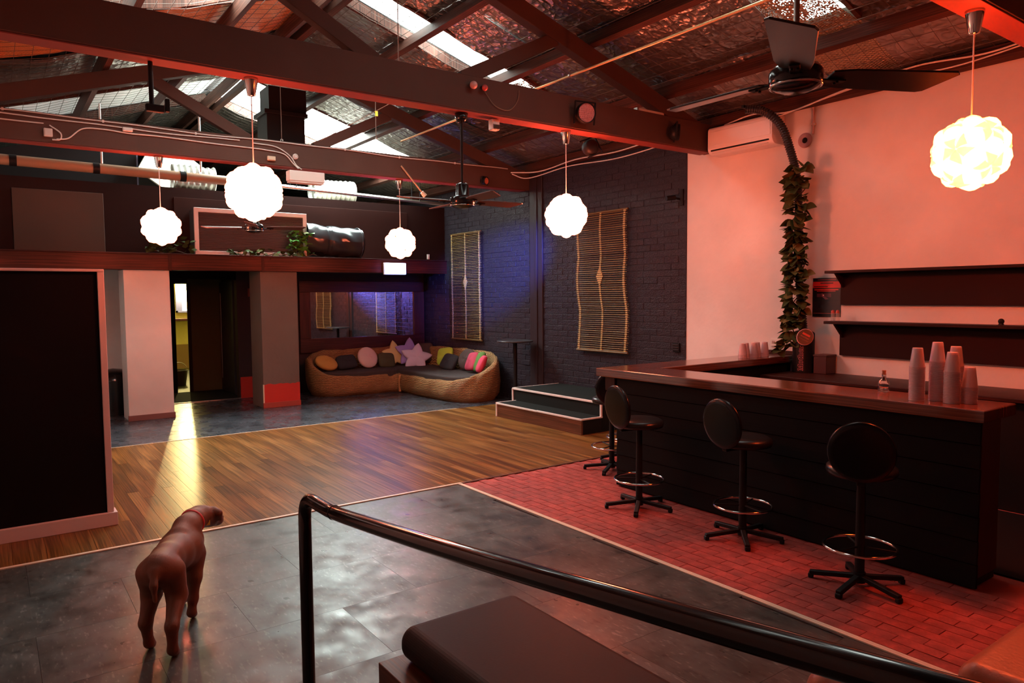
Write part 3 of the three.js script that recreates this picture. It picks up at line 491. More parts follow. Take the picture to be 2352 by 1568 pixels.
// ------------------------------------------------------------------ bar stools
{
  const proto = new THREE.Group();
  const parts = [];
  const P = (n, g, m) => parts.push([n, g, m]);
  // star base with five legs
  const leg = M([uvm(new RoundedBoxGeometry(0.25, 0.028, 0.034, 1, 0.006).rotateZ(-0.1).translate(0.145, 0.045, 0)), rbox(0.03, 0.03, 0.036, 0.008, 0.262, 0.016, 0)]);
  for (let k = 0; k < 5; k++) P('leg', leg.clone().rotateY(k * 2 * Math.PI / 5 + 0.25), mat.black);
  P('column', M([cyl(0.024, 0.027, 0.6, 0, 0.35, 0, 18), cyl(0.034, 0.034, 0.06, 0, 0.055, 0, 18)]), mat.black);
  P('foot_ring', new THREE.TorusGeometry(0.195, 0.0085, 10, 56).rotateX(Math.PI / 2).translate(0, 0.235, 0), mat.chrome);
  for (let k = 0; k < 3; k++) P('ring_spoke', rod(V(0.022, 0.235, 0), V(0.188, 0.235, 0), 0.006).applyMatrix4(new THREE.Matrix4().makeRotationY(k * 2.094 + 0.4)), mat.black);
  P('seat', lathe([[0, 0.655], [0.16, 0.655], [0.185, 0.66], [0.192, 0.68], [0.188, 0.705], [0.16, 0.722], [0.08, 0.728], [0, 0.728]], 36), std([0.012, 0.011, 0.011], 0.3, 0, { specularIntensity: 0.6 }));
  P('seat_plate', cyl(0.09, 0.09, 0.014, 0, 0.648, 0, 20), mat.black);
  // round padded back on the -x side, on a flat bracket
  const pad = lathe([[0, -0.022], [0.14, -0.022], [0.168, -0.012], [0.175, 0.0], [0.168, 0.012], [0.14, 0.022], [0, 0.024]], 44).rotateZ(Math.PI / 2).rotateZ(0.1).translate(-0.205, 0.825, 0);
  P('backrest', pad, std([0.008, 0.007, 0.008], 0.25, 0, { specularIntensity: 0.5 }));
  P('backrest_bracket', M([rbx(-0.18, -0.04, 0.632, 0.645, -0.02, 0.02, 0.004), uvm(new RoundedBoxGeometry(0.012, 0.2, 0.04, 1, 0.004).rotateZ(0.1).translate(-0.185, 0.735, 0))]), mat.black);
  const spots = [
    [4.15, -4.0, -0.2, 'black bar stool with round back nearest the far corner of the bar front'],
    [4.19, -3.05, -0.12, 'black bar stool with round back, middle one of the three along the bar front'],
    [4.03, -2.13, 0.47, 'black bar stool with round back nearest the camera'],
    [4.86, -5.05, 0.9, 'black bar stool half hidden behind the far corner of the bar'],
    [5.3, -5.3, 1.2, 'black bar stool behind the return counter near its left end, only the back top showing'],
    [6.55, -5.25, 1.4, 'black bar stool behind the return counter near the white wall, only the back top showing']];
  spots.forEach(([x, z, a, lb], i) => { const t = thing('bar_stool', lb, 'stool', [x, 0, z], a, 'black bar stools'); for (const [n, g, m] of parts) mesh(n, g, m, t); });
}

// ------------------------------------------------------------------ sofa
{
  const sofa = thing('corner_sofa', 'woven sea grass corner sofa with dark brown seat pads', 'sofa');
  const L = [[5.86, -11.58, .33], [5.5, -11.6, .33], [5.1, -11.63, .335], [4.75, -11.68, .36], [4.52, -11.82, .43], [4.41, -12.05, .55], [4.47, -12.33, .68], [4.75, -12.49, .745], [5.4, -12.51, .755], [6.2, -12.51, .76], [6.7, -12.49, .76], [6.88, -12.35, .76], [6.92, -12.0, .765], [6.92, -11.2, .77], [6.92, -10.4, .765], [6.9, -9.9, .72], [6.72, -9.63, .63], [6.42, -9.53, .51], [6.13, -9.6, .41], [5.96, -9.85, .355], [5.88, -10.3, .33], [5.86, -10.9, .33], [5.86, -11.35, .33]];
  const cv = new THREE.CatmullRomCurve3(L.map(([x, z, h]) => V(x, h, z)), true, 'centripetal'), N = 220, prof = [[-0.1, 0.0, 0], [-0.03, 0.16, 0], [0.0, 0.42, 0], [0.0, 0.7, 0], [-0.012, 0.92, 0], [-0.04, 1.0, 0], [-0.09, 1.0, 0], [-0.115, 0.94, 0], [-0.12, 0.7, 0], [-0.12, 0.5, 1]];
  const pos = [], uv = [], idx = []; let run = 0, prev = null;
  for (let i = 0; i <= N; i++) {
    const p = cv.getPoint(i / N), t = cv.getTangent(i / N); t.y = 0; t.normalize(); const nx = t.z, nz = -t.x;  // outward for this winding
    if (prev) run += Math.hypot(p.x - prev.x, p.z - prev.z); prev = p; let vl = 0;
    prof.forEach(([o, f, fix], k) => { const y = fix ? 0.24 : p.y * f, b = 0.012 * Math.sin(run * 9 + k) + 0.006 * Math.sin(run * 23 + k * 2); pos.push(p.x + nx * (o + b * (k > 0 && k < 8)), y + (k > 3 && k < 8 ? b * 0.7 : 0), p.z + nz * (o + b * (k > 0 && k < 8))); if (k) vl += Math.hypot(o - prof[k - 1][0], p.y * (f - prof[k - 1][1])); uv.push(run, vl); });
  }
  const K = prof.length;
  for (let i = 0; i < N; i++) for (let k = 0; k < K - 1; k++) { const a = i * K + k, b = a + K; idx.push(a, a + 1, b, b, a + 1, b + 1); }
  const g = new THREE.BufferGeometry(); g.setAttribute('position', new THREE.Float32BufferAttribute(pos, 3)); g.setAttribute('uv', new THREE.Float32BufferAttribute(uv, 2)); g.setIndex(idx); g.computeVertexNormals();
  mat.wicker.side = THREE.DoubleSide; mesh('woven_shell', g, mat.wicker, sofa);
  mesh('corner_seam', uvm(new RoundedBoxGeometry(0.05, 0.3, 0.05, 2, 0.015).rotateY(0.78).translate(5.9, 0.16, -11.545)), std([0.45, 0.2, 0.07], 0.6), sofa);
  const pad = (pts, y0, y1) => { const s = new THREE.Shape(); s.setFromPoints(new THREE.CatmullRomCurve3(pts.map(([x, z]) => V(x, -z, 0)), true, 'centripetal').getPoints(70).map((p) => new THREE.Vector2(p.x, p.y))); return uvm(new THREE.ExtrudeGeometry(s, { depth: y1 - y0 - 0.07, bevelEnabled: true, bevelThickness: 0.035, bevelSize: 0.05, bevelSegments: 4 }).rotateX(-Math.PI / 2).translate(0, y0 + 0.035, 0)); };
  mesh('seat_pad', pad([[5.9, -11.72], [5.2, -11.75], [4.8, -11.8], [4.62, -12.0], [4.68, -12.25], [4.9, -12.34], [5.6, -12.36], [6.0, -12.36], [6.0, -12.0]], 0.24, 0.41), mat.seat, sofa);
  mesh('seat_pad', pad([[6.04, -12.3], [6.6, -12.32], [6.75, -12.1], [6.76, -11.2], [6.75, -10.3], [6.68, -9.9], [6.42, -9.76], [6.16, -9.85], [6.03, -10.2], [6.0, -11.2]], 0.24, 0.41), mat.seat, sofa);
  mesh('base', bx(4.95, 6.75, 0.01, 0.25, -12.36, -11.85), mat.black, sofa); mesh('base', bx(6.15, 6.75, 0.01, 0.25, -11.85, -10.1), mat.black, sofa);
}
// cushions
function cushionGeo(kind, w, h, t) {
  const NT = 60, NR = 9, pos = [], idx = [];
  const out = (a) => { if (kind === 'round') return 1; if (kind === 'square') { const c = Math.abs(Math.cos(a)), s = Math.abs(Math.sin(a)); return Math.pow(Math.pow(c, 5) + Math.pow(s, 5), -1 / 5) * 0.9; } if (kind === 'star') { const m = ((a / (2 * Math.PI) * 5) % 1 + 1) % 1; return 0.62 + 0.48 * Math.pow(Math.abs(m - 0.5) * 2, 1.35); } return 1; };
  for (const s of [1, -1]) for (let r = 0; r <= NR; r++) for (let i = 0; i < NT; i++) { const q = r / NR, a = i / NT * 2 * Math.PI, o = out(a) * Math.sin(q * Math.PI / 2); const z = s * t / 2 * Math.pow(Math.cos(q * Math.PI / 2), 0.75) * (1 + 0.06 * Math.sin(a * 3 + q * 5)); pos.push(w / 2 * o * Math.cos(a), h / 2 * o * Math.sin(a), z); }
  const S = (NR + 1) * NT; for (let k = 0; k < 2; k++) for (let r = 0; r < NR; r++) for (let i = 0; i < NT; i++) { const a = k * S + r * NT + i, b = k * S + r * NT + (i + 1) % NT, c = a + NT, d = b + NT; if (k === 0) idx.push(a, c, b, b, c, d); else idx.push(a, b, c, b, d, c); }
  let g = new THREE.BufferGeometry(); g.setAttribute('position', new THREE.Float32BufferAttribute(pos, 3)); g.setIndex(idx); g = mergeVertices(g, 1e-5); g.computeVertexNormals(); const p = g.attributes.position, uv = []; for (let i = 0; i < p.count; i++) uv.push(p.getX(i), p.getY(i)); g.setAttribute('uv', new THREE.Float32BufferAttribute(uv, 2)); return g;
}
{
  const put = (kind, w, h, t, c, p, ry, rx, rz, lb) => { const m = mesh('scatter_cushion', cushionGeo(kind, w, h, t), std(c, 0.85, 0, { bumpMap: clothB, bumpScale: 0.0015 })); m.rotation.order = 'YXZ'; m.position.set(...p); m.rotation.set(rx, ry, rz); tag(m, lb, 'cushion', 'scatter cushions on the corner sofa'); };
  put('round', 0.42, 0.32, 0.13, [0.5, 0.27, 0.06], [4.76, 0.555, -12.12], 0.25, -0.75, -0.35, 'mustard yellow cushion at the left end of the sofa');
  put('square', 0.44, 0.3, 0.13, [0.02, 0.02, 0.024], [5.17, 0.54, -12.2], 0.1, -0.5, 0.08, 'black cushion between the mustard and the pale round cushion');
  put('round', 0.4, 0.4, 0.13, [0.62, 0.5, 0.47], [5.58, 0.6, -12.2], 0.12, -0.4, 0, 'pale pinkish round cushion on the left half of the sofa');
  put('square', 0.36, 0.32, 0.12, [0.06, 0.065, 0.03], [5.96, 0.53, -12.2], 0, -0.45, -0.06, 'dark olive cushion right of the pale round cushion');
  put('star', 0.52, 0.5, 0.09, [0.66, 0.58, 0.25], [6.2, 0.62, -12.31], 0.05, -0.35, 0.35, 'pale yellow star cushion behind the purple one');
  put('star', 0.56, 0.54, 0.09, [0.32, 0.28, 0.68], [6.45, 0.65, -12.2], -0.1, -0.35, 0.2, 'purple star cushion in the sofa corner');
  put('star', 0.58, 0.54, 0.12, [0.6, 0.58, 0.72], [6.5, 0.56, -12.03], -0.25, -0.45, 0.1, 'pale lilac star cushion in front of the purple one');
  put('square', 0.42, 0.42, 0.13, [0.045, 0.03, 0.028], [6.72, 0.63, -12.15], -0.75, -0.3, 0.1, 'dark brown cushion tucked into the sofa corner');
  put('square', 0.38, 0.36, 0.13, [0.42, 0.62, 0.06], [6.68, 0.62, -11.28], -1.25, -0.35, 0.15, 'lime green cushion on the right half of the sofa');
  put('square', 0.4, 0.34, 0.13, [0.024, 0.024, 0.028], [6.6, 0.54, -11.0], -1.3, -0.55, -0.15, 'black cushion in front of the lime green one');
  put('round', 0.38, 0.38, 0.13, [0.075, 0.05, 0.042], [6.7, 0.61, -10.56], -1.3, -0.35, 0, 'dark brown round cushion beside the crimson one');
  put('square', 0.36, 0.36, 0.13, [0.5, 0.05, 0.1], [6.6, 0.6, -10.25], -1.7, -0.4, 0.1, 'crimson cushion left of the dark green one');
  put('square', 0.38, 0.38, 0.12, [0.09, 0.2, 0.035], [6.6, 0.61, -10.03], -1.9, -0.4, 0.12, 'dark green cushion between the two crimson ones');
  put('square', 0.36, 0.34, 0.13, [0.6, 0.045, 0.1], [6.54, 0.585, -9.87], -2.1, -0.45, 0.1, 'crimson cushion at the right end of the sofa');
}
// ------------------------------------------------------------------ mirror, exit sign, table
{
  const t = thing('wall_mirror', 'wide wall mirror in a broad dark red timber frame above the sofa', 'mirror', [0, 0, ZB]);
  mesh('glass', bx(4.64, 6.76, 0.945, 1.82, 0.012, 0.02), mat.mirror, t);
  const f = wood([0.13, 0.032, 0.028], 0.4);
  mesh('frame_rail', rbx(4.46, 6.97, 1.8, 2.0, 0.004, 0.05, 0.006, 0), f, t); mesh('frame_rail', rbx(4.46, 6.97, 0.71, 0.965, 0.004, 0.05, 0.006, 0), f, t);
  mesh('frame_stile', rbx(4.46, 4.66, 0.965, 1.8, 0.004, 0.05, 0.006, 1), f, t); mesh('frame_stile', rbx(6.745, 6.97, 0.965, 1.8, 0.004, 0.05, 0.006, 1), f, t);
  const e = thing('exit_sign', 'bright blue white lit exit sign box on the lintel', 'sign', [5.59, 2.18, -11.06]);
  const em = std([0.8, 0.85, 0.9], 0.4); em.emissive.setRGB(1.1, 1.7, 7); em.emissiveIntensity = 1.7;
  mesh('light_face', rbox(0.385, 0.185, 0.03, 0.006, 0, 0, 0.026), em, e); mesh('housing', rbox(0.4, 0.2, 0.04, 0.006, 0, 0, -0.011), mat.plastic, e);
  const A = new THREE.RectAreaLight(0xffffff, 10, 0.38, 0.18); A.color.setRGB(0.12, 0.22, 1); A.position.set(5.59, 2.18, -11.01); A.lookAt(5.9, 2.0, -9); A.name = 'exit_sign'; scene.add(A);
  const b = thing('high_table', 'small round black high table beside the sofa and the platform', 'table', [6.63, 0, -9.05]);
  mesh('table_top', lathe([[0, 0.985], [0.27, 0.985], [0.283, 0.992], [0.283, 1.005], [0.27, 1.012], [0, 1.012]], 40), std([0.035, 0.033, 0.036], 0.3), b);
  mesh('column', cyl(0.032, 0.032, 0.96, 0, 0.505, 0, 18), mat.black, b); mesh('base', lathe([[0, 0], [0.24, 0], [0.24, 0.012], [0.06, 0.03], [0.035, 0.06], [0, 0.06]], 32), mat.black, b);
}
// ------------------------------------------------------------------ bamboo blinds
function blind(z0, z1, y0, y1, wave, label) {
  const t = thing('bamboo_blind', label, 'blind', [XR - 0.05, 0, 0], 0, 'bamboo blinds on the brick wall');
  const W = Math.abs(z1 - z0), zc = (z0 + z1) / 2, n = Math.round((y1 - y0) / 0.029), gs = [0, 1, 2].map((k) => new THREE.CylinderGeometry(0.0062, 0.0062, W + [0.0, 0.012, -0.01][k], 6).rotateX(Math.PI / 2));
  const off = (y) => wave * (0.03 * Math.sin((y - 1.0) * 3.3 + 0.6) + 0.015 * Math.sin(y * 6.1)), dx = (y) => wave * 0.03 * Math.sin(y * 4.2);
  for (let k = 0; k <= n; k++) { const y = y0 + (y1 - y0) * k / n; const m = mesh('slat', gs[k % 3], rnd() < 0.5 ? mat.bamboo : mat.bamboo2, t); m.position.set(-Math.abs(dx(y)) + rr(-0.001, 0.001), y, zc + off(y)); m.rotation.x = rr(-0.003, 0.003); m.scale.set(1, k % 12 === 5 ? 1 : 1, 1); }
  for (const [f, w] of [[-0.46, 0.035], [0.0, 0.03], [0.46, 0.035]]) { // bound bands: short bamboo lengths tied over the slats
    const g = []; for (let k = 0; k <= n; k++) { const y = y0 + (y1 - y0) * k / n; g.push(box(0.006, 0.02, w * (0.8 + 0.4 * rnd()), -0.009 - Math.abs(dx(y)), y + 0.004, zc + f * W + off(y))); }
    mesh('binding', M(g), mat.bambooCord, t);
  }
  { const g = [], yc = (y0 + y1) / 2 + 0.08; for (let k = -4; k <= 4; k++) { const w = 0.13 * (1 - Math.abs(k) / 5), y = yc + k * 0.029; g.push(box(0.006, 0.022, w, -0.011 - Math.abs(dx(y)), y, zc + off(y))); } mesh('diamond_binding', M(g), mat.bambooCord, t); }
  for (const y of [y0 - 0.022, y1 + 0.022]) mesh('end_batten', new THREE.CylinderGeometry(0.014, 0.014, W + 0.02, 10).rotateX(Math.PI / 2).translate(-Math.abs(dx(y)), y, zc + off(y)), mat.bamboo2, t);
  mesh('hanging_hook', M([rod(V(0.0, y1 + 0.03, z0 + 0.2), V(0.045, y1 + 0.06, z0 + 0.2), 0.005), rod(V(0, y1 + 0.03, z1 - 0.2), V(0.045, y1 + 0.06, z1 - 0.2), 0.005)]), mat.steel, t);
}
blind(-7.93, -6.91, 0.94, 2.83, 0.7, 'near bamboo blind with wavy lower edge on the brick wall, above the platform');
blind(-11.46, -10.47, 0.95, 2.81, 0.12, 'far bamboo blind hanging straight on the brick wall, above the sofa');
// ------------------------------------------------------------------ platform with step
{
  const t = thing('stage_platform', 'low black carpeted platform with one step and white edging', 'platform');
  mesh('step_riser', rbx(5.775, 5.8, 0.0, 0.178, -6.53, -8.335, 0.003, 2), mat.stepWood, t);
  mesh('step_block', bx(5.8, 6.11, 0.0, 0.185, -6.535, -8.33), mat.black, t);
  mesh('step_carpet', bx(5.782, 6.105, 0.185, 0.197, -6.535, -8.33), mat.carpet, t);
  mesh('upper_block', bx(6.11, 6.965, 0.0, 0.362, -6.54, -8.39), mat.carpet, t);
  mesh('upper_carpet', bx(6.108, 6.965, 0.362, 0.375, -6.54, -8.39), mat.carpet, t);
  const w = std([0.78, 0.72, 0.68], 0.45);
  for (const a of [[5.765, 5.79, 0.178, 0.2, -6.525, -7.42], [5.765, 5.79, 0.175, 0.197, -7.42, -8.34], [6.095, 6.12, 0.352, 0.378, -6.53, -8.4], [5.765, 6.12, 0.18, 0.2, -6.52, -6.54], [6.09, 6.115, 0.19, 0.37, -6.52, -6.545], [5.762, 5.788, 0.0, 0.19, -8.325, -8.345], [5.765, 6.12, 0.18, 0.2, -8.325, -8.345], [6.09, 6.115, 0.19, 0.37, -8.385, -8.405], [6.1, 6.965, 0.36, 0.378, -8.385, -8.402]]) mesh('edging', rbx(...a, 0.003), w, t);
}
// ------------------------------------------------------------------ partition at the left
{
  const t = struct('wall_partition', 'black partition with pinkish trim at the left');
  mesh('panel', bx(XL + 0.01, 0.668, 0.09, 1.905, -6.12, -6.22), mat.blackPanel, t);
  mesh('corner_trim', rbx(0.656, 0.7, 0.1, 1.925, -6.105, -6.225, 0.004), mat.pinkTrim, t);
  mesh('top_trim', rbx(XL + 0.01, 0.7, 1.905, 1.925, -6.1, -6.23, 0.003), mat.pinkTrim, t);
  mesh('skirting', rbx(XL + 0.01, 0.722, 0.0, 0.1, -6.085, -6.235, 0.004), mat.pinkTrim, t);
}
// ------------------------------------------------------------------ things in the alcove
{
  const b = thing('waste_bin', 'black domed bin half hidden behind the white column', 'bin', [1.45, 0, -12.1]);
  mesh('drum', cyl(0.27, 0.25, 0.5, 0, 0.25, 0, 32), mat.blackGloss, b); mesh('dome_lid', lathe([[0.275, 0.5], [0.278, 0.52], [0.24, 0.6], [0.15, 0.66], [0, 0.68]], 32), mat.blackGloss, b);
  const s = thing('wall_switch', 'small white switch box on the wall right of the duct', 'switch', [6.62, 2.44, -11.735]); mesh('plate', rbox(0.05, 0.09, 0.02, 0.004), mat.plastic, s); mesh('rocker', rbox(0.02, 0.035, 0.008, 0.002, 0, 0, 0.012), mat.plastic, s);
  const f = thing('fuse_box', 'small red brown box on the dark wall beside the grey column', 'box', [3.68, 1.85, ZB + 0.045]); mesh('case', rbox(0.2, 0.14, 0.08, 0.008, 0, -0.05, 0), std([0.25, 0.06, 0.05], 0.5), f); mesh('door', rbox(0.12, 0.11, 0.06, 0.008, 0.02, 0.1, -0.01), std([0.3, 0.07, 0.06], 0.5), f);
  // cooler grille on the ledge
  const c = thing('grille_box', 'large cooler box with white framed dark grille on the ledge', 'cooler', [0, 2.345, 0]);
  mesh('case', bx(2.51, 4.16, 0.02, 0.68, -11.36, -11.72), std([0.06, 0.05, 0.05], 0.6), c);
  const w = std([0.72, 0.6, 0.56], 0.5);
  for (const a of [[2.49, 4.18, 0.63, 0.695, -11.33, -11.37], [2.49, 4.18, 0.0, 0.065, -11.33, -11.37], [2.49, 2.55, 0.06, 0.64, -11.33, -11.37], [4.12, 4.18, 0.06, 0.64, -11.33, -11.37]]) mesh('grille_frame', rbx(...a, 0.006), w, c);
  for (let k = 0; k < 26; k++) mesh('louvre', uvm(new THREE.BoxGeometry(1.56, 0.003, 0.022).rotateX(0.5).translate(3.335, 0.08 + k * 0.0215, -11.35)), std([0.13, 0.085, 0.08], 0.5), c);
  // wrapped duct
  const d = thing('wrapped_duct', 'thick black plastic wrapped duct lying on the ledge', 'duct', [0, 2.61, -11.43]);
  const path = new THREE.CatmullRomCurve3([V(4.17, 0.06, -0.02), V(4.4, 0.03, 0), V(4.75, 0.0, 0.02), V(5.1, -0.005, 0.04)]), g = new THREE.TubeGeometry(path, 60, 0.25, 36);
  { const p = g.attributes.position; for (let i = 0; i < p.count; i++) { const x = p.getX(i), y = p.getY(i), z = p.getZ(i), a = Math.atan2(y, z), c0 = path.getPoint(Math.min(1, Math.max(0, (x - 4.17) / 0.93))); const k = 1 + 0.03 * Math.sin(x * 21 + Math.sin(a * 3) * 2) + 0.02 * Math.sin(a * 7 + x * 13) - (Math.abs(x - 4.52) < 0.03 ? 0.05 : 0); p.setY(i, c0.y + (y - c0.y) * k); p.setZ(i, c0.z + (z - c0.z) * k); } g.computeVertexNormals(); }
  const film = std([0.03, 0.032, 0.036], 0.2); mesh('film_wrap', g, film, d); mesh('end_cap', new THREE.CircleGeometry(0.25, 36).rotateY(Math.PI / 2).translate(5.095, -0.005, 0.04), mat.black, d);
  mesh('tape_band', new THREE.TorusGeometry(0.25, 0.014, 8, 40).rotateY(Math.PI / 2).translate(5.06, -0.003, 0.038), film, d);
}
// ------------------------------------------------------------------ leaves and vines
const leafGeo = (() => { const n = 7, pos = [], idx = []; const half = [0, 0.3, 0.42, 0.4, 0.3, 0.16, 0]; for (let i = 0; i < n; i++) { const y = i / (n - 1), fold = 0.1 * half[i], curl = -0.18 * y * y; pos.push(-half[i], y, fold + curl, 0, y, curl, half[i], y, fold + curl); } for (let i = 0; i < n - 1; i++) { const a = i * 3; idx.push(a, a + 1, a + 3, a + 1, a + 4, a + 3, a + 1, a + 2, a + 4, a + 2, a + 5, a + 4); } const g = new THREE.BufferGeometry(); g.setAttribute('position', new THREE.Float32BufferAttribute(pos, 3)); g.setIndex(idx); g.computeVertexNormals(); g.setAttribute('uv', new THREE.Float32BufferAttribute(new Float32Array(pos.length / 3 * 2), 2)); return g; })();
function addLeaf(parent, p, out, size, mats) {
  const m = mesh('leaf', leafGeo, mats[Math.floor(rnd() * mats.length)], parent); m.position.copy(p); m.scale.setScalar(size);
  const y = out.clone().normalize(), x = V(-y.z, 0, y.x).normalize(), z = V().crossVectors(x, y); m.quaternion.setFromRotationMatrix(new THREE.Matrix4().makeBasis(x, y, z)); m.rotateY(rr(-0.9, 0.9)); m.rotateZ(rr(-0.3, 0.3)); return m;
}
{
  // hose that comes down from the roof into the bar, wound with a plastic vine
  const h = thing('ribbed_hose', 'black ribbed hose coming down from the roof into the bar', 'hose');
  const path = new THREE.CatmullRomCurve3([V(6.5, 3.63, -4.75), V(6.55, 3.61, -4.64), V(6.6, 3.535, -4.52), V(6.68, 3.42, -4.45), V(6.79, 3.2, -4.42), V(6.86, 2.96, -4.39), V(6.88, 2.65, -4.37), V(6.88, 1.91, -4.35), V(6.87, 1.29, -4.28)], false, 'centripetal'), g = new THREE.TubeGeometry(path, 420, 0.042, 14);
  { const p = g.attributes.position, q = V(); for (let i = 0; i <= 420; i++) { const c = path.getPointAt(i / 420), k = 1 + 0.09 * (i % 4 < 2 ? 1 : -1); for (let j = 0; j <= 14; j++) { const n = i * 15 + j; q.fromBufferAttribute(p, n).sub(c).multiplyScalar(k).add(c); p.setXYZ(n, q.x, q.y, q.z); } } g.computeVertexNormals(); }
  mesh('tube', g, std([0.02, 0.018, 0.02], 0.3), h); mesh('clip', rbox(0.12, 0.03, 0.03, 0.004, 6.5, 3.65, -4.75), mat.black, h);
  const v = thing('trailing_vine', 'plastic vine with pointed variegated leaves wound round the hose', 'vine');
  const st = []; for (let k = 0; k <= 60; k++) { const y = 1.15 + k * 0.03, a = k * 0.7; st.push(V(6.88 + 0.05 * Math.cos(a), y, -4.35 + 0.05 * Math.sin(a))); } mesh('stem', tube(st, 0.006, 240, 5), mat.stem, v);
  for (let k = 0; k < 270; k++) { const y = 1.15 + 1.88 * Math.pow(rnd(), 1.0), a = rr(1.75, 4.55), o = V(Math.cos(a), rr(-0.75, 0.35), Math.sin(a) * 1.2), q = V(6.87 + 0.05 * Math.cos(a), y, -4.35 + 0.05 * Math.sin(a)); addLeaf(v, q, o, rr(0.11, 0.16), [mat.leafA, mat.leafA, mat.leafB, mat.leafC]); }
  const tail = []; for (let k = 0; k <= 14; k++) tail.push(V(6.78 - 0.004 * k, 1.2 - k * 0.008, -4.42 - 0.004 * k)); mesh('stem', tube(tail, 0.005, 20, 5), mat.stem, v);
  for (let k = 0; k < 16; k++) { const q = tail[Math.floor(rnd() * 14)]; addLeaf(v, q, V(rr(-1, 0.2), rr(-0.5, 0.5), rr(-1, 0.4)), rr(0.09, 0.12), [mat.leafB, mat.leafC]); }
  // vine on the ledge by the duct
  const w = thing('ledge_vine', 'bright green plastic vine heaped on the ledge in front of the duct', 'vine');
  const run = []; for (let k = 0; k <= 24; k++) run.push(V(2.95 + k * 0.055, 2.375 + 0.02 * Math.sin(k * 1.7), -11.2 - 0.03 * Math.sin(k))); mesh('stem', tube(run, 0.007, 60, 5), mat.stem, w);
  for (let k = 0; k < 75; k++) { const a = rr(0, 6.28); addLeaf(w, V(4.03 + 0.2 * Math.cos(a) * Math.sqrt(rnd()), 2.4 + rr(0, 0.33), -11.27 + rr(-0.03, 0.06)), V(rr(-1, 1), rr(-0.6, 0.9), rr(0.1, 1)), rr(0.08, 0.13), rnd() < 0.55 ? [mat.leafG] : [mat.leafA, mat.leafB]); }
  for (let k = 0; k < 60; k++) { const q = run[Math.floor(rnd() * 20)].clone(); q.y += rr(-0.03, 0.06); addLeaf(w, q, V(rr(-1, 1), rr(-0.9, 0.6), rr(0.2, 1)), rr(0.07, 0.11), [mat.leafA, mat.leafA, mat.leafB]); }
  const u = thing('ledge_vine', 'dull green plastic vine on the ledge left of the white framed grille', 'vine');
  const r2 = []; for (let k = 0; k <= 10; k++) r2.push(V(1.85 + k * 0.06, 2.365 + 0.02 * Math.sin(k * 1.3), -11.2)); mesh('stem', tube(r2, 0.007, 30, 5), mat.stem, u);
  for (let k = 0; k < 46; k++) { const q = r2[Math.floor(rnd() * 10)].clone(); q.y += rr(0, 0.14) * (q.x > 2.2 ? 1.5 : 0.6); addLeaf(u, q, V(rr(-1, 1), rr(-0.3, 0.9), rr(0, 1)), rr(0.07, 0.11), [mat.leafA]); }
}

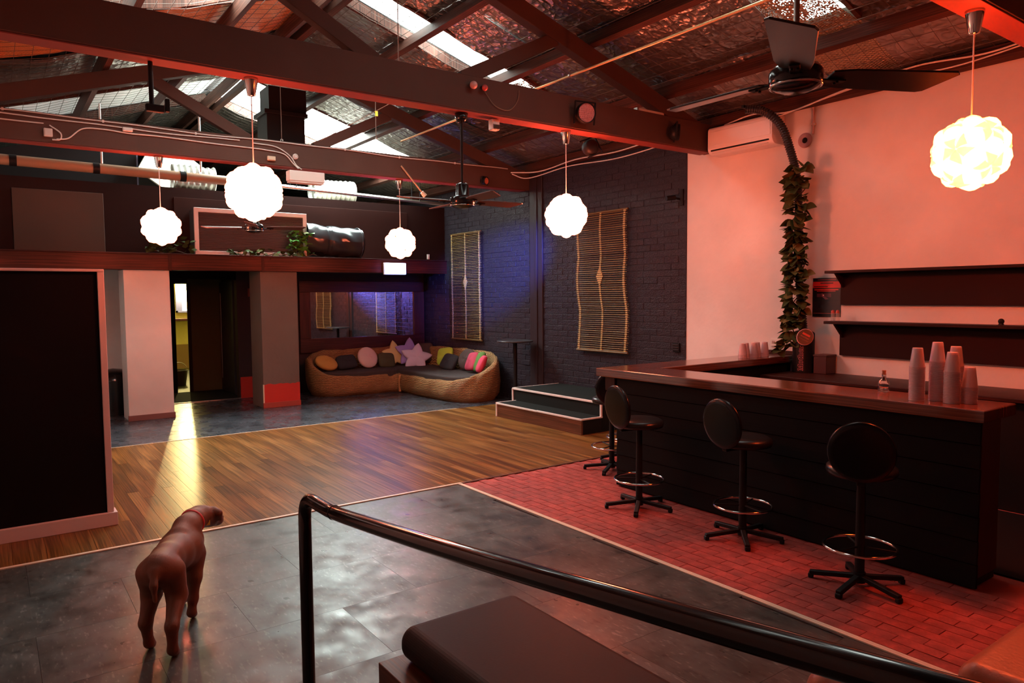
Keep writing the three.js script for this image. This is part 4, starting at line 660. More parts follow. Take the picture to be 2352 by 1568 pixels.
// ------------------------------------------------------------------ fittings on the white wall
{
  const a = thing('air_conditioner', 'white split system air conditioner high on the white wall beside the truss', 'air conditioner', [0, 0, 0]);
  const s = new THREE.Shape(); s.moveTo(0, 0.06); s.quadraticCurveTo(0.015, 0.0, 0.09, 0.0); s.lineTo(0.215, 0.0); s.lineTo(0.215, 0.3); s.lineTo(0.05, 0.3); s.quadraticCurveTo(0.0, 0.3, 0.0, 0.25); s.closePath();
  const body = uvm(new THREE.ExtrudeGeometry(s, { depth: 0.83, bevelEnabled: true, bevelSize: 0.006, bevelThickness: 0.006, bevelSegments: 2 }).translate(6.775, 3.3, -5.455));
  mesh('case', body, std([0.8, 0.76, 0.74], 0.35), a);
  mesh('front_flap', rbx(6.764, 6.772, 3.39, 3.55, -5.43, -4.64, 0.003), std([0.8, 0.77, 0.75], 0.3), a);
  mesh('outlet_slot', rbx(6.77, 6.8, 3.332, 3.35, -5.42, -4.66, 0.004), mat.black, a);
  mesh('vane', rbx(6.775, 6.86, 3.306, 3.314, -5.4, -4.68, 0.003), std([0.75, 0.72, 0.7], 0.35), a);
  const d = thing('round_vent', 'small round grey vent on the white wall right of the vine', 'vent', [6.985, 3.3, -4.37]);
  mesh('dish', lathe([[0, 0.0], [0.03, 0.004], [0.05, 0.012], [0.075, 0.012], [0.078, 0.0]], 28).rotateZ(Math.PI / 2), std([0.35, 0.2, 0.2], 0.5), d); mesh('cone', lathe([[0, 0.03], [0.02, 0.022], [0.03, 0.008]], 20).rotateZ(Math.PI / 2), mat.black, d);
  const c = thing('wall_conduit', 'thin pipe running up the white wall above the round vent', 'pipe', [6.98, 0, -4.28]); mesh('pipe', cyl(0.011, 0.011, 0.3, 0, 3.5, 0, 12), std([0.6, 0.42, 0.4], 0.5), c); mesh('saddle', rbox(0.03, 0.02, 0.05, 0.004, 0.006, 3.45, 0), mat.plastic, c);
  const o = thing('power_outlet', 'white power outlet on the wall above the return counter', 'outlet', [6.99, 1.17, -4.68]); mesh('plate', rbox(0.016, 0.09, 0.13, 0.004), mat.plastic, o); mesh('sockets', M([rbox(0.004, 0.03, 0.035, 0.001, -0.009, 0, -0.03), rbox(0.004, 0.03, 0.035, 0.001, -0.009, 0, 0.03)]), std([0.4, 0.3, 0.28], 0.5), o);
  const k = thing('security_camera', 'small black camera on the brick wall near the white corner', 'camera', [6.93, 2.9, -6.05]); mesh('barrel', rod(V(-0.02, 0, -0.02), V(-0.13, -0.015, -0.06), 0.03, 0.03, 16), mat.black, k); mesh('arm', rod(V(0.05, -0.02, 0), V(-0.05, 0, -0.03), 0.012), mat.black, k); mesh('back_plate', rbox(0.02, 0.2, 0.05, 0.004, 0.05, 0.0, 0.03), mat.black, k);
  const b = thing('brick_vent', 'small dark vent on the brick wall below the camera', 'vent', [6.975, 1.04, -6.09]); mesh('frame', rbox(0.02, 0.11, 0.11, 0.004), mat.black, b); mesh('bars', M([0, 1, 2].map((q) => rbox(0.012, 0.012, 0.09, 0.003, -0.012, -0.03 + q * 0.03, 0))), mat.darkPost, b);
  const w = thing('roof_cable', 'pink grey cable looped along the top of the white wall', 'cable');
  mesh('strand', tube([V(6.86, 3.62, -5.3), V(6.85, 3.66, -4.9), V(6.86, 3.6, -4.5), V(6.86, 3.68, -3.9), V(6.86, 3.74, -3.2), V(6.86, 3.7, -2.6), V(6.86, 3.78, -2.0)], 0.008, 60, 6), mat.cable, w);
  mesh('strand', tube([V(6.88, 3.6, -5.2), V(6.88, 3.58, -4.7), V(6.88, 3.64, -4.2), V(6.88, 3.7, -3.6), V(6.88, 3.66, -2.9), V(6.88, 3.72, -2.2)], 0.007, 60, 6), mat.cable, w);
}
// ------------------------------------------------------------------ fittings on the trusses
function par(p, aim, r, l, label, lens) {
  const t = thing('stage_light', label, 'stage light', p); const q = new THREE.Quaternion().setFromUnitVectors(V(0, 0, 1), V(...aim).normalize());
  const can = mesh('can', lathe([[0, -l], [r * 0.6, -l], [r * 0.85, -l * 0.75], [r, -l * 0.5], [r * 1.04, 0.0], [r * 0.93, 0.002], [r * 0.92, -0.012], [0, -0.014]], 28).rotateX(Math.PI / 2), mat.black, t); can.quaternion.copy(q);
  mesh('lens', new THREE.CircleGeometry(r * 0.92, 28).translate(0, 0, -0.008), lens, can);
  if (r > 0.05) { const g = []; for (let i = -4; i <= 4; i++) for (let j = -4; j <= 4; j++) if (Math.hypot(i, j) < 4.4) g.push(new THREE.SphereGeometry(r * 0.075, 6, 4).translate(i * r * 0.195, j * r * 0.195, -0.008)); mesh('lens_beads', M(g), lens, can); }
  mesh('yoke', M([rbox(0.012, r * 2.2, 0.02, 0.003, -r * 1.12, 0, -l * 0.4), rbox(0.012, r * 2.2, 0.02, 0.003, r * 1.12, 0, -l * 0.4), rbox(r * 2.3, 0.012, 0.02, 0.003, 0, r * 1.1, -l * 0.4)]), mat.black, t).quaternion.copy(q);
  return t;
}
{
  const pink = std([0.65, 0.3, 0.3], 0.35), z1 = TZ[1] + 0.09, z2 = TZ[2] + 0.09;
  par([4.83, 3.49, z1 + 0.14], [-0.25, -0.12, 1], 0.098, 0.11, 'round LED stage light with pink face in the middle of the second truss', pink);
  par([6.2, 3.475, z1 + 0.12], [0.75, -0.05, 0.65], 0.085, 0.1, 'round LED stage light turned sideways at the right end of the second truss', pink);
  const st = par([5.22, 3.25, TZ[1] - 0.16], [0.4, -0.28, -0.9], 0.085, 0.1, 'black stage light hanging under the second truss, right of the near lamp', pink);
  par([6.1, 3.42, z2 + 0.1], [0.3, -0.1, 1], 0.055, 0.1, 'small black spotlight at the right end of the farthest truss', std([0.6, 0.22, 0.12], 0.4));
  // the blue stage light aimed at the bricks
  const S = new THREE.SpotLight(0xffffff, 420, 0, 0.19, 0.9, 2); S.color.setRGB(0.1, 0.16, 1); S.position.set(5.26, 3.22, TZ[1] - 0.26); S.target.position.set(7.0, 2.12, -9.95); S.shadow.radius = 3; S.name = 'blue_stage_light'; scene.add(S, S.target);
  const em = thing('sensor_box', 'small chrome and white sensor under the second truss', 'sensor', [3.88, 3.27, TZ[1]]); mesh('case', rbox(0.085, 0.1, 0.07, 0.012, 0, 0.02, 0), mat.plastic, em); mesh('window', rbox(0.07, 0.05, 0.02, 0.008, 0, 0.0, 0.035), mat.chrome, em);
  for (const [x, y, r, lb] of [[3.57, 3.575, 0.035, 'small round pinkish bulb on the face of the second truss'], [3.69, 3.57, 0.028, 'small red bulb beside the pinkish one on the second truss']]) { const t = thing('small_bulb', lb, 'bulb', [x, y, z1 + 0.045]); mesh('glass', new THREE.SphereGeometry(r, 16, 12), std(r > 0.03 ? [0.6, 0.35, 0.33] : [0.55, 0.1, 0.09], 0.25), t); mesh('cap', rod(V(0, 0, -0.02), V(0, 0.012, -0.046), 0.018, 0.018, 12), mat.black, t); }
  const lw = thing('bulb_wire', 'thin wire drooping from the red bulb on the second truss', 'wire'); mesh('strand', tube([V(3.71, 3.55, z1 + 0.01), V(3.82, 3.44, z1 + 0.012), V(3.98, 3.42, z1 + 0.012), V(4.08, 3.52, z1 + 0.012), V(4.1, 3.62, z1 + 0.01)], 0.003, 30, 5), std([0.2, 0.15, 0.1], 0.6), lw);
  // fixings
  for (const [name, lb, cat, p, s, m] of [
    ['junction_box', 'white square junction box at the left of the farthest truss', 'box', [0.585, 3.46, z2 + 0.022], [0.08, 0.085, 0.04], mat.plastic],
    ['junction_box', 'small white connector on the cables of the farthest truss', 'box', [1.335, 3.585, z2 + 0.024], [0.1, 0.045, 0.036], mat.plastic],
    ['junction_box', 'small cream box on the farthest truss above the left lamp', 'box', [2.925, 3.435, z2 + 0.018], [0.1, 0.055, 0.03], mat.cream]]) { const t = thing(name, lb, cat, p); mesh('case', rbox(...s, 0.008), m, t); mesh('cover', rbox(s[0] * 0.8, s[1] * 0.75, 0.006, 0.002, 0, 0, s[2] / 2 + 0.002), m, t); }
  const eb = thing('emergency_light', 'long white box light under the farthest truss right of the left lamp', 'light', [3.35, 3.24, TZ[2] + 0.12]); mesh('case', rbox(0.46, 0.13, 0.14, 0.01), std([0.8, 0.77, 0.72], 0.4), eb); mesh('diffuser', rbox(0.44, 0.03, 0.12, 0.006, 0, -0.07, 0), mat.plastic, eb);
  const sd = thing('smoke_detector', 'small round white detector on the farthest truss', 'detector', [3.23, 3.49, z2 + 0.002]); mesh('base', lathe([[0, 0], [0.036, 0], [0.036, 0.018], [0.026, 0.032], [0, 0.036]], 24).rotateX(Math.PI / 2), mat.plastic, sd); mesh('grille', new THREE.TorusGeometry(0.02, 0.003, 6, 20).translate(0, 0, 0.034), std([0.5, 0.48, 0.46], 0.5), sd);
  const bt = thing('steel_batten', 'short pale batten lying on the right end of the second truss', 'batten', [5.92, TIE1 + 0.02, TZ[1] + 0.03]); mesh('strip', rbox(0.42, 0.03, 0.05, 0.005), mat.plastic, bt); mesh('end', rbox(0.03, 0.036, 0.056, 0.004, -0.2, 0, 0), mat.steel, bt);
  const br = thing('hanging_bracket', 'black bracket hanging under the second truss at the left', 'bracket', [0.98, 0, TZ[1]]); mesh('rod', rod(V(0, 3.03, 0), V(0, TIE0 - 0.014, 0), 0.016), mat.black, br); mesh('clamp', M([rbox(0.12, 0.05, 0.05, 0.008, 0.02, 3.03, 0), rbox(0.03, 0.09, 0.04, 0.006, 0.1, 3.06, 0)]), mat.black, br);
  // cables along the farthest truss
  const cb = thing('cable_run', 'three white cables clipped along the farthest truss', 'cable', [0, 0, z2 + 0.012]);
  const wv = (x, k) => 0.008 * Math.sin(x * 2.3 + k) + 0.005 * Math.sin(x * 5.1 + k * 2);
  for (const [k, y, x0, x1] of [[0, 3.645, -0.2, 6.6], [1, 3.605, -0.2, 2.7], [2, 3.55, -0.2, 0.66]]) { const pts = []; for (let x = x0; x <= x1; x += 0.25) pts.push(V(x, y + wv(x, k), 0)); mesh('cable', tube(pts, 0.0075, 160, 6), mat.cable, cb); }
  mesh('cable', tube([V(0.6, 3.54, 0), V(0.7, 3.46, 0.012), V(0.69, 3.4, 0.015), V(0.62, 3.39, 0.01)], 0.0075, 30, 6), mat.cable, cb);
  const p4 = [V(0.66, 3.4, 0.01), V(0.76, 3.42, 0.004), V(0.9, 3.54, 0), V(1.1, 3.56, 0)]; for (let x = 1.35; x < 3.0; x += 0.25) p4.push(V(x, 3.55 + wv(x, 3) - (x - 1.1) * 0.012, 0)); p4.push(V(3.1, 3.5, 0), V(3.2, 3.4, 0.004), V(3.26, 3.34, 0.02)); mesh('cable', tube(p4, 0.0075, 120, 6), mat.cable, cb);
  mesh('cable', tube([V(2.7, 3.6, 0), V(3.0, 3.58, 0), V(3.17, 3.48, 0.004), V(3.24, 3.38, 0.006), V(3.3, 3.33, 0.03)], 0.0075, 40, 6), mat.cable, cb);
  for (const x of [0.2, 1.1, 2.05, 3.9, 4.7, 5.6]) mesh('clip', rbox(0.02, 0.03, 0.014, 0.003, x, 3.645 + wv(x, 0), 0.002), mat.plastic, cb);
  const rc = thing('roof_cable', 'pinkish cable sagging from the farthest truss to the second truss along the brick wall', 'cable'); mesh('strand', tube([V(6.6, 3.6, z2 + 0.03), V(6.75, 3.56, -8.6), V(6.8, 3.62, -7.8), V(6.82, 3.6, -7.0), V(6.82, 3.64, -6.2), V(6.83, 3.62, -5.75)], 0.009, 60, 6), mat.cable, rc); mesh('strand', tube([V(6.62, 3.58, z2 + 0.03), V(6.72, 3.5, -8.9), V(6.84, 3.56, -8.0), V(6.85, 3.52, -7.0), V(6.85, 3.57, -6.0)], 0.008, 60, 6), mat.cable, rc);
  // conduit along the roof, thin stays
  const cd = thing('roof_conduit', 'straight orange lit conduit running the length of the roof', 'pipe', [4.73, 3.86, 0]); mesh('pipe', cyl(0.012, 0.012, 7.2, 0, 0, 0, 10).rotateX(Math.PI / 2).translate(0, 0, -5.5), std([0.75, 0.5, 0.25], 0.35, 0.5), cd); mesh('saddle', rbox(0.05, 0.02, 0.02, 0.003, 0, 0.0, -5.5), mat.steel, cd); 
  const sw = thing('stay_wire', 'thin diagonal wire with a yellow tag between the far trusses', 'wire'); mesh('wire', rod(V(3.55, 3.72, -9.05), V(4.1, 4.1, -6.9), 0.004, 0.004, 6), std([0.3, 0.2, 0.15], 0.5), sw); mesh('tag', rbox(0.035, 0.06, 0.006, 0.002, 3.83, 3.88, -7.98), std([0.8, 0.65, 0.05], 0.5), sw);
  for (const [x, y0, y1, z, lb] of [[3.07, 3.68, 4.72, -9.12, 'thin hanging rod in front of the dark duct on the farthest truss'], [4.02, 3.68, 4.5, -8.4, 'thin hanging wire right of the dark duct'], [3.42, 3.68, 4.85, -6.6, 'thin twisted wire above the second truss']]) { const t = thing('hanging_wire', lb, 'wire', [x, 0, z]); mesh('wire', rod(V(0, y0, 0), V(0, y1, 0), 0.005, 0.005, 6), std([0.2, 0.13, 0.1], 0.6), t); mesh('eyelet', new THREE.TorusGeometry(0.014, 0.004, 6, 14).translate(0, y0, 0), mat.steel, t); }
  // pull string lamp holder behind the farthest truss
  const pl = thing('lamp_holder', 'pale lamp holder on a slanting arm below the farthest truss', 'holder', [0, 0, z2 + 0.02]); mesh('arm', rod(V(4.72, 3.52, 0), V(5.05, 3.16, 0.02), 0.011), std([0.5, 0.33, 0.2], 0.5), pl); mesh('socket', rod(V(5.03, 3.18, 0.018), V(5.08, 3.13, 0.024), 0.026, 0.034, 16), mat.cream, pl);
}
// ------------------------------------------------------------------ pipes and ducts over the back wall
{
  const a = thing('overhead_pipe', 'thick brown pipe with dark bands above the back wall', 'pipe', [0, 3.5, -11.3]); const pm = std([0.32, 0.19, 0.11], 0.45);
  mesh('pipe', cyl(0.068, 0.068, 3.7, 0, 0, 0, 20).rotateZ(Math.PI / 2).rotateZ(-0.012).translate(1.1, -0.02, 0), pm, a);
  for (const x of [0.33, 1.26, 2.35]) mesh('pipe_band', cyl(0.074, 0.074, 0.08, 0, 0, 0, 20).rotateZ(Math.PI / 2).translate(x, -0.02 - (x - 1.1) * 0.012, 0), mat.black, a);
  for (const x of [1.33, 2.6]) mesh('hanger', rod(V(x, 0.05, 0), V(x, 0.85, 0), 0.014), mat.plastic, a);
  for (const [y, z, r, lb] of [[3.47, -11.55, 0.017, 'upper steel rail above the back wall'], [3.4, -11.25, 0.02, 'lower bright steel rail above the back wall']]) { const t = thing('steel_rail', lb, 'rail', [0, y, z]); mesh('rail', cyl(r, r, 3.6, 0, 0, 0, 12).rotateZ(Math.PI / 2).rotateZ(-0.03).translate(5.05, -0.01, 0), mat.steel, t); mesh('hanger', M([rod(V(4.0, 0.0, 0), V(4.0, 0.9, 0), 0.008), rod(V(6.2, -0.04, 0), V(6.2, 0.45, 0), 0.008)]), mat.black, t); }
  const flex = (x0, x1, y, z, r, lb) => { const t = thing('foil_duct', lb, 'duct', [0, y, z]); const g = new THREE.CylinderGeometry(r, r, x1 - x0, 26, 60, true).rotateZ(Math.PI / 2).translate((x0 + x1) / 2, 0, 0), p = g.attributes.position; for (let i = 0; i < p.count; i++) { const k = 1 + 0.05 * Math.sin(p.getX(i) * 75) + 0.04 * Math.sin(p.getX(i) * 9 + Math.atan2(p.getY(i), p.getZ(i)) * 3); p.setY(i, p.getY(i) * k); p.setZ(i, p.getZ(i) * k); } g.computeVertexNormals(); const m = std([0.75, 0.74, 0.7], 0.3, 0.85, { side: THREE.DoubleSide }); mesh('sleeve', g, m, t); mesh('end_ring', new THREE.TorusGeometry(r, 0.012, 6, 26).rotateY(Math.PI / 2).translate(x1, 0, 0), m, t); };
  flex(2.35, 2.95, 3.56, -12.05, 0.19, 'crumpled silver duct on the deck left of the largest left lamp');
  flex(4.6, 5.35, 3.56, -12.2, 0.19, 'ribbed silver duct on the deck behind the farthest truss');
  const ch = thing('dark_duct', 'square dark duct hanging from the roof behind the farthest truss', 'duct', [3.53, 3.6, -10.5]), dk = std([0.014, 0.009, 0.009], 0.5, 0, { specularIntensity: 0.4 });
  mesh('shaft', bx(-0.27, 0.27, 0.0, 0.68, -0.22, 0.22), dk, ch); mesh('flange', rbx(-0.31, 0.31, 0.68, 0.74, -0.26, 0.26, 0.008), dk, ch); mesh('upper_shaft', bx(-0.23, 0.31, 0.74, 1.08, -0.2, 0.2), dk, ch);
  const wb = thing('pale_board', 'pale board leaning on the deck behind the farthest truss', 'board', [2.3, 3.4, -12.42]); { const g = mesh('board', rbox(0.95, 0.8, 0.03, 0.005, 0, 0.42, 0), std([0.75, 0.68, 0.58], 0.6), wb); g.rotation.set(-0.25, 0.35, -0.5); mesh('cleat', rbox(0.8, 0.05, 0.03, 0.004, 0, 0.1, -0.03), mat.purlin, wb).rotation.set(-0.25, 0.35, -0.5); }
  const bk = thing('black_screen', 'black sheet screen standing on the deck at the left', 'screen', [0, 3.36, -12.6]); mesh('sheet', uvm(new THREE.ExtrudeGeometry(new THREE.Shape([[-0.5, 0], [1.95, 0], [1.95, 0.95], [1.4, 0.85], [-0.5, 0.27]].map(([x, y]) => new THREE.Vector2(x, y))), { depth: 0.03, bevelEnabled: false })), mat.black, bk); mesh('edge_tube', rod(V(1.96, 0, 0), V(1.96, 0.97, 0), 0.018), std([0.2, 0.22, 0.35], 0.4), bk);
}
// ------------------------------------------------------------------ lit passage
{
  const w = struct('window_7', 'bright window with papers at the end of the passage');
  const em = std([0.9, 0.88, 0.8], 0.5); em.emissive.setRGB(1.0, 0.97, 0.8); em.emissiveIntensity = 1.1;
  mesh('lit_window_pane', bx(3.72, 3.98, 1.42, 2.05, -18.47, -18.49), em, w);
  mesh('paper', bx(3.74, 3.88, 1.5, 1.72, -18.45, -18.46), mat.cream, w); mesh('frame', M([bx(3.58, 3.62, 1.38, 2.09, -18.44, -18.49), bx(3.62, 3.72, 1.42, 2.05, -18.46, -18.49), bx(3.98, 4.02, 1.38, 2.09, -18.44, -18.49), bx(3.58, 4.02, 1.38, 1.42, -18.44, -18.49)]), std([0.08, 0.08, 0.2], 0.5), w);
  const t = thing('wall_lamp', 'bare warm bulb in the passage behind the doorway', 'lamp', [3.74, 2.12, -18.2]);
  const bm = std([1, 0.95, 0.8], 0.4); bm.emissive.setRGB(20, 16, 7); mesh('bulb', new THREE.SphereGeometry(0.035, 14, 10), bm, t); mesh('holder', rod(V(0, 0.03, 0), V(0, 0.18, 0), 0.016), mat.black, t);
  const L = new THREE.PointLight(0xffffff, 22, 0, 2); L.color.setRGB(1, 0.82, 0.34); L.shadow.radius = 1.6; L.name = 'passage_bulb'; t.add(L);
  const b = thing('dark_bucket', 'dark bucket on the passage floor', 'bucket', [2.98, 0, -15.3]); mesh('pail', lathe([[0, 0], [0.12, 0], [0.16, 0.3], [0.15, 0.3], [0.11, 0.02], [0, 0.02]], 24), std([0.05, 0.03, 0.02], 0.5), b); mesh('handle', new THREE.TorusGeometry(0.15, 0.006, 6, 20, Math.PI).translate(0, 0.3, 0), mat.steel, b);
}
// ------------------------------------------------------------------ foreground: rail, bench, chairs
{
  const t = thing('hand_rail', 'glossy black tubular handrail in the foreground', 'handrail');
  const gl = std([0.006, 0.0055, 0.006], 0.2, 0, { clearcoat: 0.6, clearcoatRoughness: 0.06, specularIntensity: 0.4 });
  mesh('tube', new THREE.TubeGeometry(new THREE.CatmullRomCurve3([V(0.945, 0.01, -2.665), V(0.945, 0.4, -2.665), V(0.945, 0.8, -2.664), V(0.945, 0.885, -2.66), V(0.945, 0.925, -2.64), V(0.945, 0.942, -2.6), V(0.945, 0.945, -2.5), V(0.944, 0.948, -2.4), V(0.942, 0.953, -2.36), V(0.935, 0.964, -2.28), V(0.932, 1.047, -1.578), V(0.93, 1.136, -0.915), V(0.93, 1.2, -0.445), V(0.93, 1.29, 0.22)], false, 'centripetal'), 260, 0.0243, 20), gl, t);
  mesh('weld_ring', new THREE.TorusGeometry(0.0245, 0.002, 6, 24).translate(0.942, 0.953, -2.36), gl, t);
  mesh('post', rod(V(0.93, 0.0, 0.2), V(0.93, 1.285, 0.2), 0.0243, 0.0243, 16), gl, t);
  mesh('foot_plate', M([cyl(0.05, 0.05, 0.012, 0.945, 0.006, -2.665, 20), cyl(0.05, 0.05, 0.012, 0.93, 0.006, 0.2, 20)]), gl, t);
  const b = thing('bench_seat', 'wooden box bench with a black domed vinyl cushion in the foreground', 'bench');
  mesh('box', rbx(1.045, 1.63, 0.0, 0.43, -2.25, -1.3, 0.004, 2), wood([0.3, 0.1, 0.05], 0.35), b);
  { const g = new RoundedBoxGeometry(0.52, 0.11, 0.92, 5, 0.05), p = g.attributes.position; for (let i = 0; i < p.count; i++) { const x = p.getX(i) / 0.26, y = p.getY(i); if (y > 0) p.setY(i, y + 0.022 * (1 - x * x) ); } g.computeVertexNormals(); mesh('cushion', uvm(g.translate(1.37, 0.487, -1.775)), std([0.011, 0.007, 0.0075], 0.55, 0, { bumpMap: clothB, bumpScale: 0.0004, specularIntensity: 0.5 }), b); }
  // two orange leather chairs
  const hide = std([0.42, 0.11, 0.045], 0.4, 0, { bumpMap: brickB, bumpScale: 0.002 });
  const parts = [
    ['seat_cushion', rbox(0.6, 0.16, 0.62, 0.06, 0, 0.39, 0, 4)], ['base', rbox(0.56, 0.24, 0.58, 0.02, 0.01, 0.18, 0)],
    ['backrest', uvm(new RoundedBoxGeometry(0.17, 0.52, 0.62, 4, 0.075).rotateZ(-0.12).translate(0.35, 0.51, 0))], ...[[-1, -1], [-1, 1], [1, -1], [1, 1]].map(([a, c]) => ['leg', cyl(0.022, 0.016, 0.07, a * 0.24, 0.035, c * 0.25, 12)])];
  const chair = (p, a, lb) => { const c = thing('lounge_chair', lb, 'chair', p, a, 'orange leather lounge chairs'); for (const [n, g] of parts) mesh(n, g, n === 'leg' ? mat.black : hide, c); };
  chair([2.86, 0, -0.72], 0.0, 'orange leather lounge chair at the lower right corner, seat showing');
  chair([2.06, 0, -0.7], Math.PI, 'orange leather lounge chair below the handrail, only the top of its back showing');
}
// ------------------------------------------------------------------ dog
{
  const O = V(0.6, 0, -3.7), F = V(0.417, 0, -0.909), S = V(0.909, 0, 0.417);
  const J = (f, s, y) => V(O.x + F.x * f + S.x * s, y, O.z + F.z * f + S.z * s);
  const bones = []; const B = (a, b, ra, rb) => bones.push([a, b, ra, rb]); const chain = (pts) => { for (let i = 0; i < pts.length - 1; i++) B(pts[i][0], pts[i + 1][0], pts[i][1], pts[i + 1][1]); };
  // trunk
  chain([[J(0.0, 0, 0.42), 0.078], [J(0.14, 0, 0.42), 0.074], [J(0.27, 0, 0.395), 0.09], [J(0.4, 0.0, 0.375), 0.108], [J(0.48, 0.005, 0.39), 0.095]]);
  chain([[J(0.4, 0, 0.45), 0.055], [J(0.5, 0.01, 0.46), 0.068], [J(0.58, 0.03, 0.475), 0.06], [J(0.64, 0.055, 0.475), 0.058]]);     // withers, neck
  chain([[J(0.645, 0.06, 0.475), 0.06], [J(0.69, 0.085, 0.455), 0.052], [J(0.745, 0.11, 0.425), 0.034], [J(0.765, 0.12, 0.415), 0.029]]);   // head turned right
  chain([[J(0.645, 0.025, 0.512), 0.021], [J(0.625, -0.01, 0.5), 0.019], [J(0.635, -0.024, 0.462), 0.012]]); chain([[J(0.668, 0.118, 0.5), 0.021], [J(0.652, 0.145, 0.485), 0.018], [J(0.665, 0.152, 0.447), 0.011]]);   // ears
  // hind legs: hip, stifle forward, hock back, paw
  chain([[J(0.03, -0.046, 0.395), 0.066], [J(0.1, -0.064, 0.27), 0.047], [J(0.02, -0.074, 0.155), 0.029], [J(0.055, -0.072, 0.04), 0.022], [J(0.085, -0.072, 0.022), 0.024]]);
  chain([[J(0.03, 0.046, 0.395), 0.066], [J(0.06, 0.06, 0.265), 0.047], [J(-0.07, 0.066, 0.165), 0.029], [J(-0.055, 0.062, 0.045), 0.022], [J(-0.025, 0.062, 0.022), 0.024]]);
  // fore legs
  chain([[J(0.44, -0.06, 0.33), 0.058], [J(0.42, -0.062, 0.22), 0.038], [J(0.5, -0.055, 0.11), 0.025], [J(0.57, -0.045, 0.05), 0.021], [J(0.6, -0.045, 0.022), 0.023]]);
  chain([[J(0.44, 0.06, 0.33), 0.058], [J(0.4, 0.062, 0.22), 0.038], [J(0.385, 0.056, 0.11), 0.025], [J(0.37, 0.05, 0.04), 0.021], [J(0.4, 0.05, 0.022), 0.023]]);
  chain([[J(-0.07, 0, 0.43), 0.022], [J(-0.11, 0.005, 0.38), 0.015], [J(-0.12, 0.012, 0.31), 0.01]]);   // short tail
  const sd = (p) => { let d = 1; for (const [a, b, ra, rb] of bones) { const bax = b.x - a.x, bay = b.y - a.y, baz = b.z - a.z, pax = p[0] - a.x, pay = p[1] - a.y, paz = p[2] - a.z; let h = (pax * bax + pay * bay + paz * baz) / (bax * bax + bay * bay + baz * baz); h = h < 0 ? 0 : h > 1 ? 1 : h; const dx = pax - bax * h, dy = pay - bay * h, dz = paz - baz * h, e = Math.sqrt(dx * dx + dy * dy + dz * dz) - (ra + (rb - ra) * h); const k = 0.022, q = Math.max(k - Math.abs(d - e), 0) / k; d = Math.min(d, e) - q * q * k * 0.25; } return d; };
  // naive surface nets
  const lo = [9, 9, 9], hi = [-9, -9, -9]; for (const [a, b, ra, rb] of bones) for (const [p, r] of [[a, ra], [b, rb]]) ['x', 'y', 'z'].forEach((k, i) => { lo[i] = Math.min(lo[i], p[k] - r - 0.03); hi[i] = Math.max(hi[i], p[k] + r + 0.03); });
  const h = 0.0085, n = [0, 1, 2].map((i) => Math.ceil((hi[i] - lo[i]) / h) + 1), at = (i, j, k) => (k * n[1] + j) * n[0] + i, fld = new Float32Array(n[0] * n[1] * n[2]);
  for (let k = 0; k < n[2]; k++) for (let j = 0; j < n[1]; j++) for (let i = 0; i < n[0]; i++) fld[at(i, j, k)] = sd([lo[0] + i * h, lo[1] + j * h, lo[2] + k * h]);
  const vid = new Int32Array(fld.length).fill(-1), pos = [], idx = [];
  for (let k = 0; k < n[2] - 1; k++) for (let j = 0; j < n[1] - 1; j++) for (let i = 0; i < n[0] - 1; i++) {
    let c = 0, sx = 0, sy = 0, sz = 0; const val = (a, b, d) => fld[at(i + a, j + b, k + d)];
    for (const [a, b] of [[[0, 0, 0], [1, 0, 0]], [[0, 1, 0], [1, 1, 0]], [[0, 0, 1], [1, 0, 1]], [[0, 1, 1], [1, 1, 1]], [[0, 0, 0], [0, 1, 0]], [[1, 0, 0], [1, 1, 0]], [[0, 0, 1], [0, 1, 1]], [[1, 0, 1], [1, 1, 1]], [[0, 0, 0], [0, 0, 1]], [[1, 0, 0], [1, 0, 1]], [[0, 1, 0], [0, 1, 1]], [[1, 1, 0], [1, 1, 1]]]) { const u = val(...a), v = val(...b); if ((u < 0) !== (v < 0)) { const t = u / (u - v); sx += a[0] + (b[0] - a[0]) * t; sy += a[1] + (b[1] - a[1]) * t; sz += a[2] + (b[2] - a[2]) * t; c++; } }
    if (c) { vid[at(i, j, k)] = pos.length / 3; pos.push(lo[0] + (i + sx / c) * h, Math.max(0.001, lo[1] + (j + sy / c) * h), lo[2] + (k + sz / c) * h); }
  }
  const quad = (a, b, c, d, flip) => { if (a < 0 || b < 0 || c < 0 || d < 0) return; if (flip) idx.push(a, b, c, a, c, d); else idx.push(a, c, b, a, d, c); };
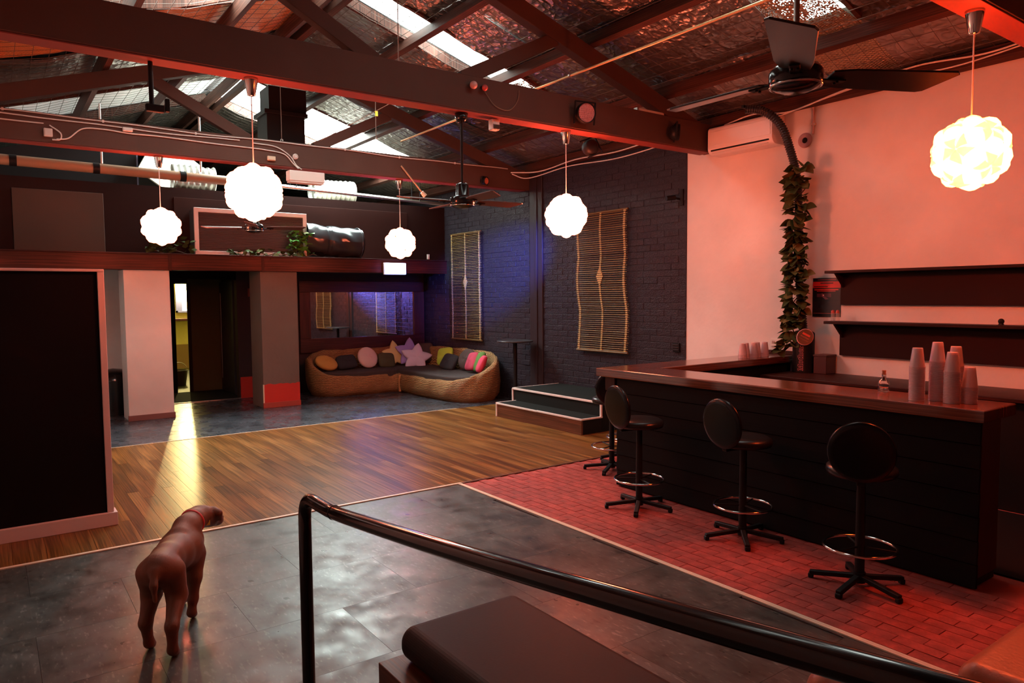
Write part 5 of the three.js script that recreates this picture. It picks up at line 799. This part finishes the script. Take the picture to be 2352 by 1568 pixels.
  for (let k = 1; k < n[2] - 1; k++) for (let j = 1; j < n[1] - 1; j++) for (let i = 1; i < n[0] - 1; i++) {
    const v0 = fld[at(i, j, k)] < 0; const g = (a, b, c) => vid[at(i + a, j + b, k + c)];
    if (v0 !== fld[at(i + 1, j, k)] < 0) quad(g(0, -1, -1), g(0, 0, -1), g(0, 0, 0), g(0, -1, 0), v0);
    if (v0 !== fld[at(i, j + 1, k)] < 0) quad(g(-1, 0, -1), g(-1, 0, 0), g(0, 0, 0), g(0, 0, -1), v0);
    if (v0 !== fld[at(i, j, k + 1)] < 0) quad(g(-1, -1, 0), g(0, -1, 0), g(0, 0, 0), g(-1, 0, 0), v0);
  }
  const g = new THREE.BufferGeometry(); g.setAttribute('position', new THREE.Float32BufferAttribute(pos, 3)); g.setIndex(idx); g.computeVertexNormals(); const uv = []; for (let i = 0; i < pos.length; i += 3) uv.push(pos[i] * 2 + pos[i + 2], pos[i + 1]); g.setAttribute('uv', new THREE.Float32BufferAttribute(uv, 2));
  const d = thing('dog', 'reddish brown dog walking away across the grey floor, head turned right', 'dog');
  mesh('body', g, std([0.14, 0.044, 0.018], 0.5, 0, { bumpMap: clothB, bumpScale: 0.0015 }), d);
  mesh('nose', new THREE.SphereGeometry(0.013, 12, 8), mat.black, d).position.copy(J(0.792, 0.132, 0.42));
  for (const s of [-1, 1]) mesh('eye', new THREE.SphereGeometry(0.0085, 10, 8), mat.blackGloss, d).position.copy(J(0.712 - s * 0.012, 0.096 + s * 0.037, 0.488));
  const c = J(0.565, 0.024, 0.47), col = mesh('collar', new THREE.TorusGeometry(0.062, 0.0105, 10, 32), std([0.55, 0.04, 0.04], 0.5), d); col.position.copy(c); col.quaternion.setFromUnitVectors(V(0, 0, 1), F.clone().multiplyScalar(0.95).addScaledVector(S, 0.3).add(V(0, 0.1, 0)).normalize());
  mesh('collar_tag', rbox(0.028, 0.03, 0.01, 0.003), std([0.75, 0.6, 0.1], 0.4), d).position.copy(J(0.6, 0.095, 0.45));
}
scene.traverse((o) => { if (o.isLight) { o.castShadow = true; } });
renderer.render(scene, camera);
